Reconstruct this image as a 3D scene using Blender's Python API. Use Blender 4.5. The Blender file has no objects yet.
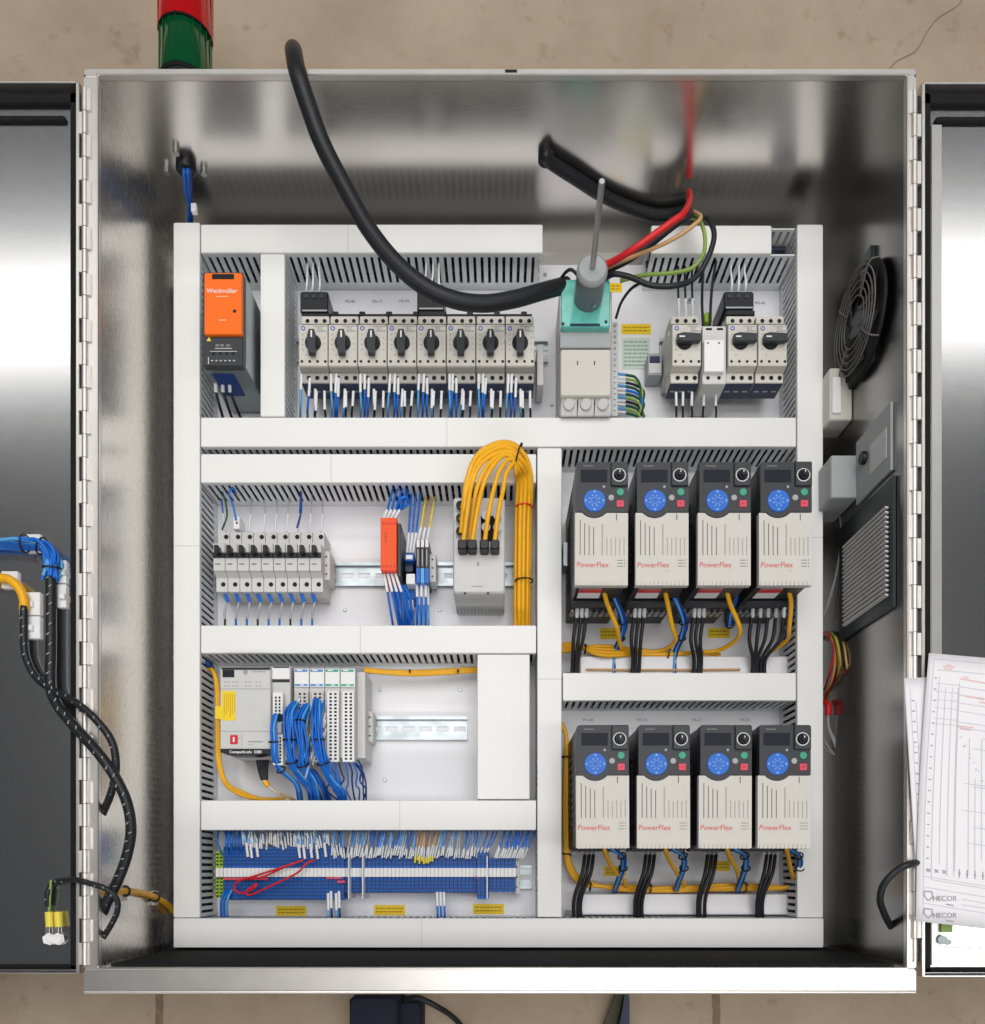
import bpy, math, random
from mathutils import Vector, Matrix
random.seed(7)
C = bpy.context.scene.collection
D = 1.22; F = 817.0; VX = 500.0; VY = 870.0      # camera height above the mounting panel, focal length, foot of the camera
def W(px, py, z=0.0):
    k = (D - z) / F
    return Vector(((px - VX) * k, (VY - py) * k, z))
def S(n, z=0.0): return n * (D - z) / F
# ------------------------------------------------------------------ materials
def mat(name, col, rough=0.5, metal=0.0, var=0.06, scale=40, bump=0.0, stretch=None, trans=0.0, coat=0.0, rvar=0.0, spec=0.3, alpha=1.0):
    m = bpy.data.materials.new(name); m.use_nodes = True
    nt = m.node_tree; N = nt.nodes; L = nt.links
    b = N['Principled BSDF']
    b.inputs['Roughness'].default_value = rough; b.inputs['Metallic'].default_value = metal
    b.inputs['Specular IOR Level'].default_value = spec
    b.inputs['Transmission Weight'].default_value = trans; b.inputs['Coat Weight'].default_value = coat
    b.inputs['Alpha'].default_value = alpha
    tc = N.new('ShaderNodeTexCoord'); mp = N.new('ShaderNodeMapping'); L.new(tc.outputs['Object'], mp.inputs['Vector'])
    if stretch: mp.inputs['Scale'].default_value = stretch
    nz = N.new('ShaderNodeTexNoise'); nz.inputs['Scale'].default_value = scale; nz.inputs['Detail'].default_value = 4
    L.new(mp.outputs[0], nz.inputs['Vector'])
    mx = N.new('ShaderNodeMix'); mx.data_type = 'RGBA'
    mx.inputs['A'].default_value = (*[c * (1 - var) for c in col], 1); mx.inputs['B'].default_value = (*[min(1, c * (1 + var)) for c in col], 1)
    L.new(nz.outputs['Fac'], mx.inputs['Factor']); L.new(mx.outputs['Result'], b.inputs['Base Color'])
    if rvar:
        mr = N.new('ShaderNodeMapRange'); mr.inputs['To Min'].default_value = max(0.02, rough - rvar); mr.inputs['To Max'].default_value = rough + rvar
        mr.inputs['From Min'].default_value = .3; mr.inputs['From Max'].default_value = .7
        L.new(nz.outputs['Fac'], mr.inputs['Value']); L.new(mr.outputs[0], b.inputs['Roughness'])
    if bump:
        bp = N.new('ShaderNodeBump'); bp.inputs['Strength'].default_value = bump; bp.inputs['Distance'].default_value = .001
        L.new(nz.outputs['Fac'], bp.inputs['Height']); L.new(bp.outputs[0], b.inputs['Normal'])
    return m
def steel(name, rough, wav=0.25, stretch=(1, 1, 1), col=(.56, .55, .53), rv=.05, fb=.12):
    m = mat(name, col, rough, 1.0, var=.05, scale=60, stretch=stretch, rvar=rv)
    nt = m.node_tree; N = nt.nodes; L = nt.links; b = N['Principled BSDF']
    tc = N.new('ShaderNodeTexCoord'); big = N.new('ShaderNodeTexNoise'); big.inputs['Scale'].default_value = 3.0; big.inputs['Detail'].default_value = 1
    L.new(tc.outputs['Object'], big.inputs['Vector'])
    b1 = N.new('ShaderNodeBump'); b1.inputs['Strength'].default_value = wav; b1.inputs['Distance'].default_value = .01
    L.new(big.outputs['Fac'], b1.inputs['Height'])
    b2 = N.new('ShaderNodeBump'); b2.inputs['Strength'].default_value = fb; b2.inputs['Distance'].default_value = .0004
    fine = N.new('ShaderNodeTexNoise'); fine.inputs['Scale'].default_value = 30; mp = N.new('ShaderNodeMapping'); mp.inputs['Scale'].default_value = stretch
    L.new(tc.outputs['Object'], mp.inputs['Vector']); L.new(mp.outputs[0], fine.inputs['Vector'])
    L.new(fine.outputs['Fac'], b2.inputs['Height']); L.new(b1.outputs[0], b2.inputs['Normal']); L.new(b2.outputs[0], b.inputs['Normal'])
    return m
M = dict(
 wall_tb=steel('stainless top', .24, .12, (1, 1, 8), (.76, .73, .70), fb=.02, rv=.02), wall_r_shaded=steel('stainless right side shaded', .25, .06, (1, 1, 3), (.30, .295, .29), fb=.0, rv=.015), wall_lr=steel('stainless side', .27, .06, (1, 1, 3), (.74, .71, .67), fb=.0, rv=.015),  # right side is the same steel, its dark reflection put into the colour
 back=steel('stainless back', .36, .1, fb=.0, rv=.01), rim=steel('stainless rim', .36, .05, (1, 1, 1), (.78, .75, .72), fb=.0, rv=.01), door=steel('stainless door', .19, .05, (2, 14, 2), (.66, .66, .67), fb=.0, rv=.01),
 hinge=steel('stainless hinge', .5, .0, (1, 1, 1), (.76, .72, .69), fb=0),
 panel=mat('white painted panel', (.80, .80, .83), .35, bump=.05, var=.02),
 duct=mat('duct plastic', (.80, .80, .785), .42, var=.03, scale=5, bump=.12, rvar=.06), ductw=mat('duct wall plastic', (.72, .74, .76), .5, var=.03),
 zinc=mat('zinc plated steel', (.36, .40, .42), .42, 1.0, rvar=.08), screw=mat('bright screw', (.42, .42, .42), .4, 1.0),
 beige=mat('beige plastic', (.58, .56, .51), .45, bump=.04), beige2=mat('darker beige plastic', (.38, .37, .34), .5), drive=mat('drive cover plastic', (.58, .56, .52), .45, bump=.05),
 lgrey=mat('light grey plastic', (.58, .58, .57), .45, bump=.03), mgrey=mat('mid grey plastic', (.36, .37, .38), .45), dgrey=mat('charcoal plastic', (.038, .040, .047), .45, bump=.06),
 black=mat('black plastic', (.010, .011, .014), .38), hole=mat('dark opening', (.01, .01, .012), .7), rubber=mat('black cable jacket', (.017, .018, .021), .42, bump=.1, var=.2),
 navy=mat('dark navy plastic', (.02, .03, .07), .4), white=mat('white plastic', (.78, .78, .78), .4), paper=mat('paper', (.80, .79, .82), .7, var=.015, scale=8),
 wdark=mat('packed wires', (.02, .028, .05), .6, var=.5, scale=30), slotg=mat('slot grey', (.14, .135, .13), .7), ink=mat('grey ink', (.33, .33, .36), .8), inkred=mat('red ink', (.62, .14, .14), .8), inkpink=mat('faded red pen', (.78, .42, .42), .8), inkblk=mat('black ink', (.05, .05, .05), .7), pale=mat('faint ink', (.57, .57, .60), .8),
 orange=mat('orange plastic', (.92, .155, .006), .45, bump=.05), orange2=mat('orange red plastic', (.85, .085, .008), .45),
 blue=mat('blue terminal plastic', (.008, .10, .43), .45), bluek=mat('keypad blue', (.025, .14, .56), .45), bluekd=mat('keypad symbol blue', (.22, .40, .72), .4), wblue=mat('blue wire insulation', (.012, .15, .62), .38, var=.15), wblue2=mat('light blue wire insulation', (.10, .36, .72), .38, var=.15), wdblue=mat('dark blue wire insulation', (.01, .045, .22), .38),
 red=mat('red plastic', (.62, .02, .025), .35), redb=mat('stop button red', (.62, .07, .12), .4), wred=mat('red wire insulation', (.62, .018, .022), .35), grn=mat('green plastic', (.01, .18, .08), .35),
 greenlens=mat('green lens', (.0, .07, .02), .12, coat=.6), redlens=mat('red lens', (.42, .003, .006), .12, coat=.6), btn=mat('start button green', (.05, .32, .20), .4),
 yel=mat('yellow cable jacket', (.83, .42, .015), .38, var=.12, scale=80), yell=mat('yellow label', (.85, .60, .02), .5), yeld=mat('label print', (.45, .27, .01), .6), wyel=mat('yellow wire', (.75, .62, .08), .4), gy=mat('green yellow wire', (.24, .36, .08), .4), wgreen=mat('dark green wire', (.012, .09, .045), .4),
 tan=mat('tan wire insulation', (.55, .33, .15), .4), teal=mat('teal translucent cover', (.13, .50, .43), .2, coat=.5, var=.25, scale=90), shaft=mat('grey coupling', (.17, .19, .21), .3), rod=mat('steel rod', (.5, .5, .49), .5, 1.0),
 lens=mat('display glass', (.012, .016, .024), .5, spec=.15), bluestk=mat('blue sticker', (.08, .25, .55), .5), greenstk=mat('green sticker', (.05, .36, .24), .5), pgreen=mat('pale green label', (.55, .68, .58), .6), limet=mat('green yellow terminal', (.30, .48, .03), .4),
 foam=mat('black gasket', (.014, .014, .015), .8, spec=.1), shoe=mat('dark navy fabric', (.012, .016, .03), .8, bump=.6, scale=200), olive=mat('olive strap', (.09, .085, .06), .8), sleeve=mat('white wire marker', (.76, .77, .80), .5), wgrey=mat('grey wire insulation', (.42, .43, .45), .4), wtan=mat('clear plug', (.6, .5, .4), .3), darksteel=mat('black coated steel', (.035, .045, .047), .35, .6),
)
# ------------------------------------------------------------------ mesh builder
class MB:
    def __init__(s): s.v = []; s.f = []; s.mi = []; s.smooth = []
    def add(s, vs, fs, smooth=False):
        o = len(s.v); s.v += [tuple(v) for v in vs]; s.f += [tuple(i + o for i in f) for f in fs]; s.smooth += [smooth] * len(fs); return s
    def box(s, x0, y0, z0, x1, y1, z1, b=0.0):
        x0, x1 = min(x0, x1), max(x0, x1); y0, y1 = min(y0, y1), max(y0, y1); z0, z1 = min(z0, z1), max(z0, z1)
        if b <= 0:
            vs = [(x, y, z) for z in (z0, z1) for (x, y) in ((x0, y0), (x1, y0), (x1, y1), (x0, y1))]
            return s.add(vs, [(3, 2, 1, 0), (4, 5, 6, 7), (0, 1, 5, 4), (1, 2, 6, 5), (2, 3, 7, 6), (3, 0, 4, 7)])
        b = min(b, (x1 - x0) * .4, (y1 - y0) * .4, (z1 - z0) * .8)
        def oc(i, z):
            c = b * 1.0
            X0, X1, Y0, Y1 = x0 + i, x1 - i, y0 + i, y1 - i
            return [(X0 + c, Y0, z), (X1 - c, Y0, z), (X1, Y0 + c, z), (X1, Y1 - c, z), (X1 - c, Y1, z), (X0 + c, Y1, z), (X0, Y1 - c, z), (X0, Y0 + c, z)]
        vs = oc(0, z0) + oc(0, z1 - b) + oc(b * .33, z1 - b * .33) + oc(b, z1) if False else oc(0, z0) + oc(0, z1 - b) + oc(b * .6, z1)
        fs = [tuple(reversed(range(8))), tuple(range(16, 24))]
        for r in (0, 8): fs += [(r + i, r + (i + 1) % 8, r + 8 + (i + 1) % 8, r + 8 + i) for i in range(8)]
        return s.add(vs, fs)
    def prism(s, poly, z0, z1):
        n = len(poly); vs = [(x, y, z0) for x, y in poly] + [(x, y, z1) for x, y in poly]
        return s.add(vs, [tuple(reversed(range(n))), tuple(range(n, 2 * n))] + [(i, (i + 1) % n, n + (i + 1) % n, n + i) for i in range(n)])
    def hexa(s, lo, hi):   # two quads of 3-D points
        return s.add(list(lo) + list(hi), [(3, 2, 1, 0), (4, 5, 6, 7), (0, 1, 5, 4), (1, 2, 6, 5), (2, 3, 7, 6), (3, 0, 4, 7)])
    def cyl(s, p0, p1, r0, r1=None, n=20, cap=True, bev=0.0):
        p0 = Vector(p0); p1 = Vector(p1); r1 = r0 if r1 is None else r1
        d = (p1 - p0).normalized(); a = d.orthogonal().normalized(); b = d.cross(a)
        rings = [(p0, r0), (p1, r1)]
        if bev: rings = [(p0, r0), (p1 - d * bev, r1), (p1, r1 - bev)]
        vs = []
        for p, r in rings: vs += [p + (a * math.cos(t) + b * math.sin(t)) * r for t in [2 * math.pi * i / n for i in range(n)]]
        fs = []
        for k in range(len(rings) - 1): fs += [(k * n + i, k * n + (i + 1) % n, (k + 1) * n + (i + 1) % n, (k + 1) * n + i) for i in range(n)]
        s.add(vs, fs, True)
        if cap:
            m = (len(rings) - 1) * n; s.add(vs[:n], [tuple(reversed(range(n)))]); s.add(vs[m:m + n], [tuple(range(n))])
        return s
    def sphere(s, c, r, n=12, m=8, sz=1.0):
        vs = []; c = Vector(c)
        for j in range(m + 1):
            t = math.pi * j / m
            for i in range(n): vs.append(c + Vector((r * math.sin(t) * math.cos(2 * math.pi * i / n), r * math.sin(t) * math.sin(2 * math.pi * i / n), r * sz * math.cos(t))))
        return s.add(vs, [(j * n + i, (j + 1) * n + i, (j + 1) * n + (i + 1) % n, j * n + (i + 1) % n) for j in range(m) for i in range(n)], True)
    def tube(s, pts, r, n=8, sub=6, r1=None):
        pts = [Vector(p) for p in pts]; P = []
        if len(pts) > 2:
            q = [pts[0] * 2 - pts[1]] + pts + [pts[-1] * 2 - pts[-2]]
            for i in range(1, len(q) - 2):
                for k in range(sub):
                    t = k / sub; a, b, c, d = q[i - 1], q[i], q[i + 1], q[i + 2]
                    P.append(.5 * ((2 * b) + (c - a) * t + (2 * a - 5 * b + 4 * c - d) * t * t + (3 * b - a - 3 * c + d) * t ** 3))
            P.append(pts[-1])
        else: P = pts
        u = None; vs = []
        for i, p in enumerate(P):
            d = (P[min(i + 1, len(P) - 1)] - P[max(i - 1, 0)])
            d = d.normalized() if d.length > 1e-9 else Vector((0, 0, 1))
            u = d.orthogonal().normalized() if u is None else (u - d * u.dot(d)).normalized()
            w = d.cross(u); rr = r if r1 is None else r + (r1 - r) * i / (len(P) - 1)
            vs += [p + (u * math.cos(t) + w * math.sin(t)) * rr for t in [2 * math.pi * j / n for j in range(n)]]
        m = len(P)
        fs = [(i * n + j, i * n + (j + 1) % n, (i + 1) * n + (j + 1) % n, (i + 1) * n + j) for i in range(m - 1) for j in range(n)]
        s.add(vs, fs, True); s.add(vs[:n], [tuple(reversed(range(n)))]); s.add(vs[-n:], [tuple(range(n))])
        return s
    def torus(s, c, ax, R, r, n=32, m=6):
        c = Vector(c); ax = Vector(ax).normalized(); a = ax.orthogonal().normalized(); b = ax.cross(a)
        vs = []
        for i in range(n):
            t = 2 * math.pi * i / n; d = a * math.cos(t) + b * math.sin(t)
            vs += [c + d * (R + r * math.cos(p)) + ax * r * math.sin(p) for p in [2 * math.pi * j / m for j in range(m)]]
        return s.add(vs, [(i * m + j, ((i + 1) % n) * m + j, ((i + 1) % n) * m + (j + 1) % m, i * m + (j + 1) % m) for i in range(n) for j in range(m)], True)
    def text(s, txt, loc, size, mtx=None, ext=.0002, bold=0.0, sx=1.0, shear=0.0):
        cu = bpy.data.curves.new('t', 'FONT'); cu.body = txt; cu.size = size; cu.extrude = ext; cu.offset = bold; cu.align_x = 'CENTER'; cu.align_y = 'CENTER'; cu.shear = shear; cu.resolution_u = 3
        o = bpy.data.objects.new('t', cu); C.objects.link(o)
        me = bpy.data.meshes.new_from_object(o.evaluated_get(bpy.context.evaluated_depsgraph_get()))
        mt = mtx or Matrix.Identity(4)
        vs = [Vector(loc) + (mt @ Vector((v.co.x * sx, v.co.y, v.co.z))) for v in me.vertices]
        s.add(vs, [tuple(p.vertices) for p in me.polygons])
        bpy.data.objects.remove(o); bpy.data.curves.remove(cu); bpy.data.meshes.remove(me); return s
    def build(s, name, m, parent=None, label=None):
        me = bpy.data.meshes.new(name); org = Vector((0, 0, 0)); p = parent
        while p is not None: org += p.location; p = p.parent
        me.from_pydata([tuple(Vector(v) - org) for v in s.v], [], s.f); me.materials.append(M[m] if isinstance(m, str) else m)
        me.polygons.foreach_set('use_smooth', s.smooth); me.update()
        o = bpy.data.objects.new(name, me); C.objects.link(o)
        if parent is not None: o.parent = parent
        if label: o['label'] = label
        return o
def pbox(mb, x0, y0, x1, y1, z0, z1, b=0.0, zr=None):  # rectangle measured at height zr (default the front z1)
    a = W(x0, y0, z1 if zr is None else zr); c = W(x1, y1, z1 if zr is None else zr)
    return mb.box(a.x, a.y, z0, c.x, c.y, z1, b)
def B(x0, y0, x1, y1, z0, z1, b=0.0, zr=None): return pbox(MB(), x0, y0, x1, y1, z0, z1, b, zr)
def tag(o, label, cat, group=None, kind=None):
    o['label'] = label; o['category'] = cat
    if group: o['group'] = group
    if kind: o['kind'] = kind
    return o
def thing(name, label, cat, loc, group=None):
    o = bpy.data.objects.new(name, None); C.objects.link(o); o.location = loc; o.empty_display_size = .02
    return tag(o, label, cat, group)
def solo(name, mb, m, label, cat, group=None):      # thing that is one mesh, its origin at its own middle
    c = Vector((0, 0, 0)); xs = [v[0] for v in mb.v]; ys = [v[1] for v in mb.v]; zs = [v[2] for v in mb.v]
    c = Vector(((min(xs) + max(xs)) / 2, (min(ys) + max(ys)) / 2, min(zs)))
    mb.v = [tuple(Vector(v) - c) for v in mb.v]; o = mb.build(name, m); o.location = c
    return tag(o, label, cat, group)
def kids(o): return [c for c in bpy.data.objects if c.parent == o]
def copy_tree(root, loc, label=None):
    r = root.copy(); C.objects.link(r); r.location = loc
    if label: r['label'] = label
    for ch in kids(root):
        c = ch.copy(); C.objects.link(c); c.parent = r
        for g in kids(ch):
            d = g.copy(); C.objects.link(d); d.parent = c
    return r
def pw(pts): return [W(*p) for p in pts]
def wire(name, pts, r, m, label, cat='wire', group=None, n=8, sub=6):
    return solo(name, MB().tube(pw(pts), r, n, sub), m, label, cat, group)
# ------------------------------------------------------------------ floor
fl = MB().box(-9, -9, -.10, 9, 9, -.05).build('floor', mat('concrete', (.36, .28, .205), .75, bump=.25, scale=9)); fl['kind'] = 'structure'
nt = M['c'] = fl.data.materials[0]; nt = nt.node_tree; N = nt.nodes; L = nt.links; b = N['Principled BSDF']
tc = N.new('ShaderNodeTexCoord'); n1 = N.new('ShaderNodeTexNoise'); n1.inputs['Scale'].default_value = 5; n1.inputs['Detail'].default_value = 9; n1.inputs['Roughness'].default_value = .65
n2 = N.new('ShaderNodeTexNoise'); n2.inputs['Scale'].default_value = 28; n2.inputs['Detail'].default_value = 6; n2.inputs['Roughness'].default_value = .7
L.new(tc.outputs['Object'], n1.inputs['Vector']); L.new(tc.outputs['Object'], n2.inputs['Vector'])
cr = N.new('ShaderNodeValToRGB'); cr.color_ramp.elements[0].position = .3; cr.color_ramp.elements[0].color = (.34, .262, .188, 1); cr.color_ramp.elements[1].position = .72; cr.color_ramp.elements[1].color = (.455, .37, .28, 1)
L.new(n1.outputs['Fac'], cr.inputs['Fac'])
c2 = N.new('ShaderNodeValToRGB'); c2.color_ramp.elements[0].position = .27; c2.color_ramp.elements[0].color = (.74, .69, .64, 1); c2.color_ramp.elements[1].position = .42; c2.color_ramp.elements[1].color = (1, 1, 1, 1)
L.new(n2.outputs['Fac'], c2.inputs['Fac'])
mm = N.new('ShaderNodeMix'); mm.data_type = 'RGBA'; mm.blend_type = 'MULTIPLY'; mm.inputs['Factor'].default_value = 1; L.new(cr.outputs[0], mm.inputs['A']); L.new(c2.outputs[0], mm.inputs['B']); L.new(mm.outputs['Result'], b.inputs['Base Color'])
ck = MB()
def ribbon(mb, pts, w, z):
    for a, c in zip(pts[:-1], pts[1:]):
        a = Vector((*a, z)); c = Vector((*c, z)); d = (c - a).normalized(); q = Vector((-d.y, d.x, 0)) * w / 2
        mb.add([a - q, c - q, c + q, a + q], [(0, 1, 2, 3)])
zf = -.05
pts = []
for i in range(22):
    t = i / 21; pts.append((W(830 + 170 * t, 130 - 170 * t, zf) + Vector((random.uniform(-.006, .006), random.uniform(-.006, .006), 0))).xy)
ribbon(ck, pts, .0014, zf + .001)
pts = [(W(905 + 6 * i, -5 + i * 3, zf) + Vector((random.uniform(-.004, .004), random.uniform(-.006, .006), 0))).xy for i in range(16)]
o = ck.build('floor_crack', mat('crack', (.26, .19, .13), .9)); o['kind'] = 'structure'
jt = MB()
for x in (160, 716):
    pts = [(W(x + random.uniform(-.8, .8), 980 + 8 * i, zf)).xy for i in range(30)]
    for a in (0, 1): ribbon(jt, pts, .012 if a == 0 else .006, zf + .0008 + .0004 * a)
o = jt.build('floor_joint', mat('joint filler', (.23, .165, .115), .9, var=.4, scale=90)); o['kind'] = 'structure'
# ------------------------------------------------------------------ cabinet
ZR = .243; kR = (D - ZR) / F
x0, y1, _ = W(100, 78, ZR); x1, y0, _ = W(905, 967, ZR)      # inner opening
cab = thing('steel_enclosure', 'large open stainless steel electrical enclosure lying on its back on the concrete floor', 'cabinet', (0, .4, -.045))
t = .004; zb = -.033; WL, WR, WT = x0, x1, y1
MB().box(x0 - t, y0 - t, -.045, x1 + t, y1 + t, zb).build('back_wall', 'back', cab)
MB().box(x0 - t, y1, zb, x1 + t, y1 + t, ZR - .004).build('side_wall', 'wall_tb', cab)
MB().box(x0 - t, y0 - t, zb, x1 + t, y0, ZR - .004).build('side_wall', 'wall_tb', cab)
MB().box(x0 - t, y0, zb, x0, y1, ZR - .004).build('side_wall', 'wall_lr', cab)
MB().box(x1, y0, zb, x1 + t, y1, ZR - .004).build('side_wall', 'wall_r_shaded', cab)
MB().box(x0 + .01, y0 + .0005, zb + .02, x1 - .01, y0 + .0035, ZR - .006).build('gland_plate', 'foam', cab)  # added dark strip that paints the shade along the bottom wall
# rim flange : frame with gutter lip
fo = dict(l=S(17, ZR), r=S(12, ZR), t=S(10, ZR), b=S(26, ZR))
rim = MB()
rim.box(x0 - fo['l'], y0 - fo['b'], ZR - .010, x1 + fo['r'], y0 - .002, ZR, .002)
rim.box(x0 - fo['l'], y1 + .002, ZR - .010, x1 + fo['r'], y1 + fo['t'], ZR, .002)
rim.box(x0 - fo['l'], y0 - .002, ZR - .010, x0 - .002, y1 + .002, ZR, .0015)
rim.box(x1 + .002, y0 - .002, ZR - .010, x1 + fo['r'], y1 + .002, ZR, .0015)
rim.build('rim_flange', 'rim', cab)
lip = MB(); lz = ZR + .004
for (a, b_, c, d) in ((x0 - .003, y0 - .003, x1 + .003, y0), (x0 - .003, y1, x1 + .003, y1 + .003), (x0 - .003, y0, x0, y1), (x1, y0, x1 + .003, y1)): lip.box(a, b_, ZR - .0035, c, d, lz, .001)
lip.build('gutter_lip', 'rim', cab)
MB().tube([(x0 - fo['l'] + .002, y0 - fo['b'] + .001, ZR - .001), (x1 + fo['r'] - .002, y0 - fo['b'] + .001, ZR - .001)], .0025).build('bottom_edge_fold', 'rim', cab)
MB().box(*W(505, 76, ZR + .001).xy, ZR - .004, *W(517, 71, ZR + .001).xy, ZR + .003).build('latch_keeper', 'black', cab)
# outer skirt of the flange
# piano hinges
def hinge(xc, ya, yb, side):
    h = MB(); n = int((yb - ya) / .0275); p = (yb - ya) / n; zc = ZR + .001
    for i in range(n):
        a = ya + i * p; sgn = 1 if i % 2 else -1
        h.cyl((xc, a + .0004, zc), (xc, a + p - .0004, zc), .0036, n=10)
        h.box(xc + sgn * .001, a + .0008, zc - .003, xc + sgn * .0075, a + p - .0008, zc + .0018)
    h.build('piano_hinge', 'hinge', cab)
    MB().box(xc - .010, ya, zc - .008, xc + .010, yb, zc - .006).build('hinge_backing', 'darksteel', cab)
hl = W(88, 0, ZR).x; hr = W(913, 0, ZR).x
hinge(hl - .003, W(0, 965, ZR).y, W(0, 90, ZR).y, -1); hinge(hr + .001, W(0, 962, ZR).y, W(0, 92, ZR).y, 1)
# doors
def door(side, label):
    zf_, ze = ZR - .012, ZR + .003
    if side < 0: xa, xb = W(79, 0, ze).x, W(79, 0, ze).x - .50; ya, yb = W(0, 974, ze).y, W(0, 81, ze).y
    else: xa, xb = W(922, 0, ze).x, W(922, 0, ze).x + .50; ya, yb = W(0, 977, ze).y, W(0, 82, ze).y
    s = side; dr = bpy.data.objects.new('door', None); C.objects.link(dr); dr.location = Vector(((xa + xb) / 2, 0, 0)) - cab.location; dr.parent = cab; dr['label'] = label
    MB().box(xa, ya, zf_ - .003, xb, yb, zf_).build('door_skin', 'door', dr)
    e = MB(); w = .004
    e.box(xa, ya, zf_, xa + s * w, yb, ze, .001); e.box(xb, ya, zf_, xb - s * w, yb, ze, .001)
    e.box(xa, ya, zf_, xb, ya + .002, ze, .0006); e.box(xa, yb - .002, zf_, xb, yb, ze, .0006)
    e.build('door_edge', 'rim', dr)
    g = MB(); i0, gw = .006, .010
    X0, X1 = xa + s * i0, xb - s * i0; Y0, Y1 = ya + .004, yb - .004
    g.box(X0, Y0, zf_, X0 + s * gw, Y1, zf_ + .006, .002); g.box(X1, Y0, zf_, X1 - s * gw, Y1, zf_ + .006, .002)
    g.box(X0, Y0, zf_, X1, Y0 + .006, zf_ + .006, .002); g.box(X0, Y1 - .014, zf_, X1, Y1, zf_ + .006, .002)
    g.box(X0 + s * .016, Y1 - .034, zf_, X1, Y1 - .027, zf_ + .005, .002)
    g.build('gasket', 'foam', dr)
    if side > 0:
        q = MB(); q.box(xa + s * .018, ya + .012, zf_, xb - s * .018, ya + .034, zf_ + .003); q.box(xa + s * .018, ya + .034, zf_, xa + s * .03, yb - .04, zf_ + .003); q.build('stiffener', 'back', dr)
    return dr
door(-1, 'stainless door folded out flat on the left of the enclosure'); door(1, 'stainless door folded out flat on the right of the enclosure')
ZD = ZR - .012
# mounting panel
pa = Vector((-.460, -.110, 0)); pb = Vector((.4545, .9035, 0))
mp = bpy.data.objects.new('mounting_panel', None); C.objects.link(mp); mp.parent = cab; mp.location = (0, 0, .045); mp['label'] = 'white painted steel mounting panel'
MB().box(pa.x, pa.y, -.003, pb.x, pb.y, 0).build('plate', 'panel', mp)
MB().box(pa.x, pb.y - .003, -.015, pb.x, pb.y + .0, -.0035).build('folded_edge', 'panel', mp)
sm = MB()
for (x, y) in ((pa.x + .06, pb.y - .03), (.27, .12), (.27, .62), (-.03, .42)): sm.cyl((x, y, 0), (x, y, .006), .006, n=6)
sm.build('panel_nut', 'zinc', mp)
for (px_, py_) in ((385, 780), (460, 690), (380, 690), (345, 610), (440, 610), (300, 500), (350, 500), (640, 405), (552, 405), (545, 275), (690, 300)): MB().cyl(W(px_, py_, 0), W(px_, py_, 0) + Vector((0, 0, .0015)), .0028, n=12, bev=.0006).build('panel_screw', 'zinc', mp)
# printed tiny captions on the panel
# ------------------------------------------------------------------ wire ducts
DZ = .075
def duct(x0, y0, x1, y1, label, horiz, cover=None, pitch=.0095, lidlift=0, slot=.0042, off=0.0, wall=True, z=DZ):
    a = W(x0, y1, z); c = W(x1, y0, z); X0, Y0, X1, Y1 = a.x, a.y, c.x, c.y
    th = thing('wiring_duct', label, 'wire duct', ((X0 + X1) / 2, (Y0 + Y1) / 2, 0), 'slotted white wiring ducts on the panel')
    tr = MB(); i = .0008; tr.box(X0 + i, Y0 + i, 0.0005, X1 - i, Y1 - i, .003)
    L0, L1 = (X0, X1) if horiz else (Y0, Y1)
    for side in (0, 1):
        if horiz: w0, w1 = (Y0 + i, Y0 + i + .0018) if side == 0 else (Y1 - i - .0018, Y1 - i)
        else: w0, w1 = (X0 + i, X0 + i + .0018) if side == 0 else (X1 - i - .0018, X1 - i)
        def bx(u0, u1, za, zz):
            if horiz: tr.box(u0, w0, za, u1, w1, zz)
            else: tr.box(w0, u0, za, w1, u1, zz)
        bx(L0 + i, L1 - i, .003, .014)
        bx(L0 + i, L1 - i, z - .009, z - .005)
        n = int((L1 - L0 - .002) / pitch); st_ = L0 + .001 + off * pitch
        for k in range(n + 1):
            u = st_ + k * pitch; u2 = min(u + pitch - slot, L1 - i)
            if u < u2: bx(u, u2, .014, z - .009)
    tr.build('slotted_tray', 'ductw', th)
    cx0, cx1, cy0, cy1 = X0, X1, Y0, Y1
    if cover:
        if horiz: cx0, cx1 = W(cover[0], 0, z).x, W(cover[1], 0, z).x
        else: cy0, cy1 = W(0, cover[1], z).y, W(0, cover[0], z).y
    g = .0004
    lid = MB().box(cx0 + g, cy0 + g, z - .0045, cx1 - g, cy1 - g, z + lidlift, .0012)
    lid.build('cover', 'duct', th)
    if L1 - L0 > .4:
        jn = MB(); v = L0 + (L1 - L0) * random.uniform(.35, .65)
        (jn.box(v, cy0 + .001, z, v + .0006, cy1 - .001, z + .0002) if horiz else jn.box(cx0 + .001, v, z, cx1 - .001, v + .0006, z + .0002)); jn.build('cover_joint', 'wgrey', th)
    q = MB(); W_ = (Y1 - Y0) if horiz else (X1 - X0); cc = (Y0 + Y1) / 2 if horiz else (X0 + X1) / 2
    for k in range(8):
        u = cc + (k % 4 - 1.5) * W_ * .2; zz = .016 + (k // 4) * .022 + random.uniform(-.003, .003); P = []
        for j in range(7):
            v = L0 + .004 + (L1 - L0 - .008) * j / 6; e = random.uniform(-.0015, .0015)
            P.append((v, u + e, zz + e) if horiz else (u + e, v, zz + e))
        q.tube(P, W_ * .105, 6, 3)
    solo('wire_run', q, 'wdark', 'dark wires in ' + label, 'wires', 'wires packed in the ducts')
    return th
duct(173, 222, 200, 918, 'tall outer left wiring duct running the full height of the panel', False)
duct(797, 224, 823.5, 918, 'tall outer right wiring duct beside the fan wall', False)
duct(173, 918, 824, 948, 'bottom wiring duct spanning the whole panel width', True)
duct(200.5, 224, 543, 253, 'top left wiring duct under the looping black cable', True, pitch=.0104)
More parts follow.
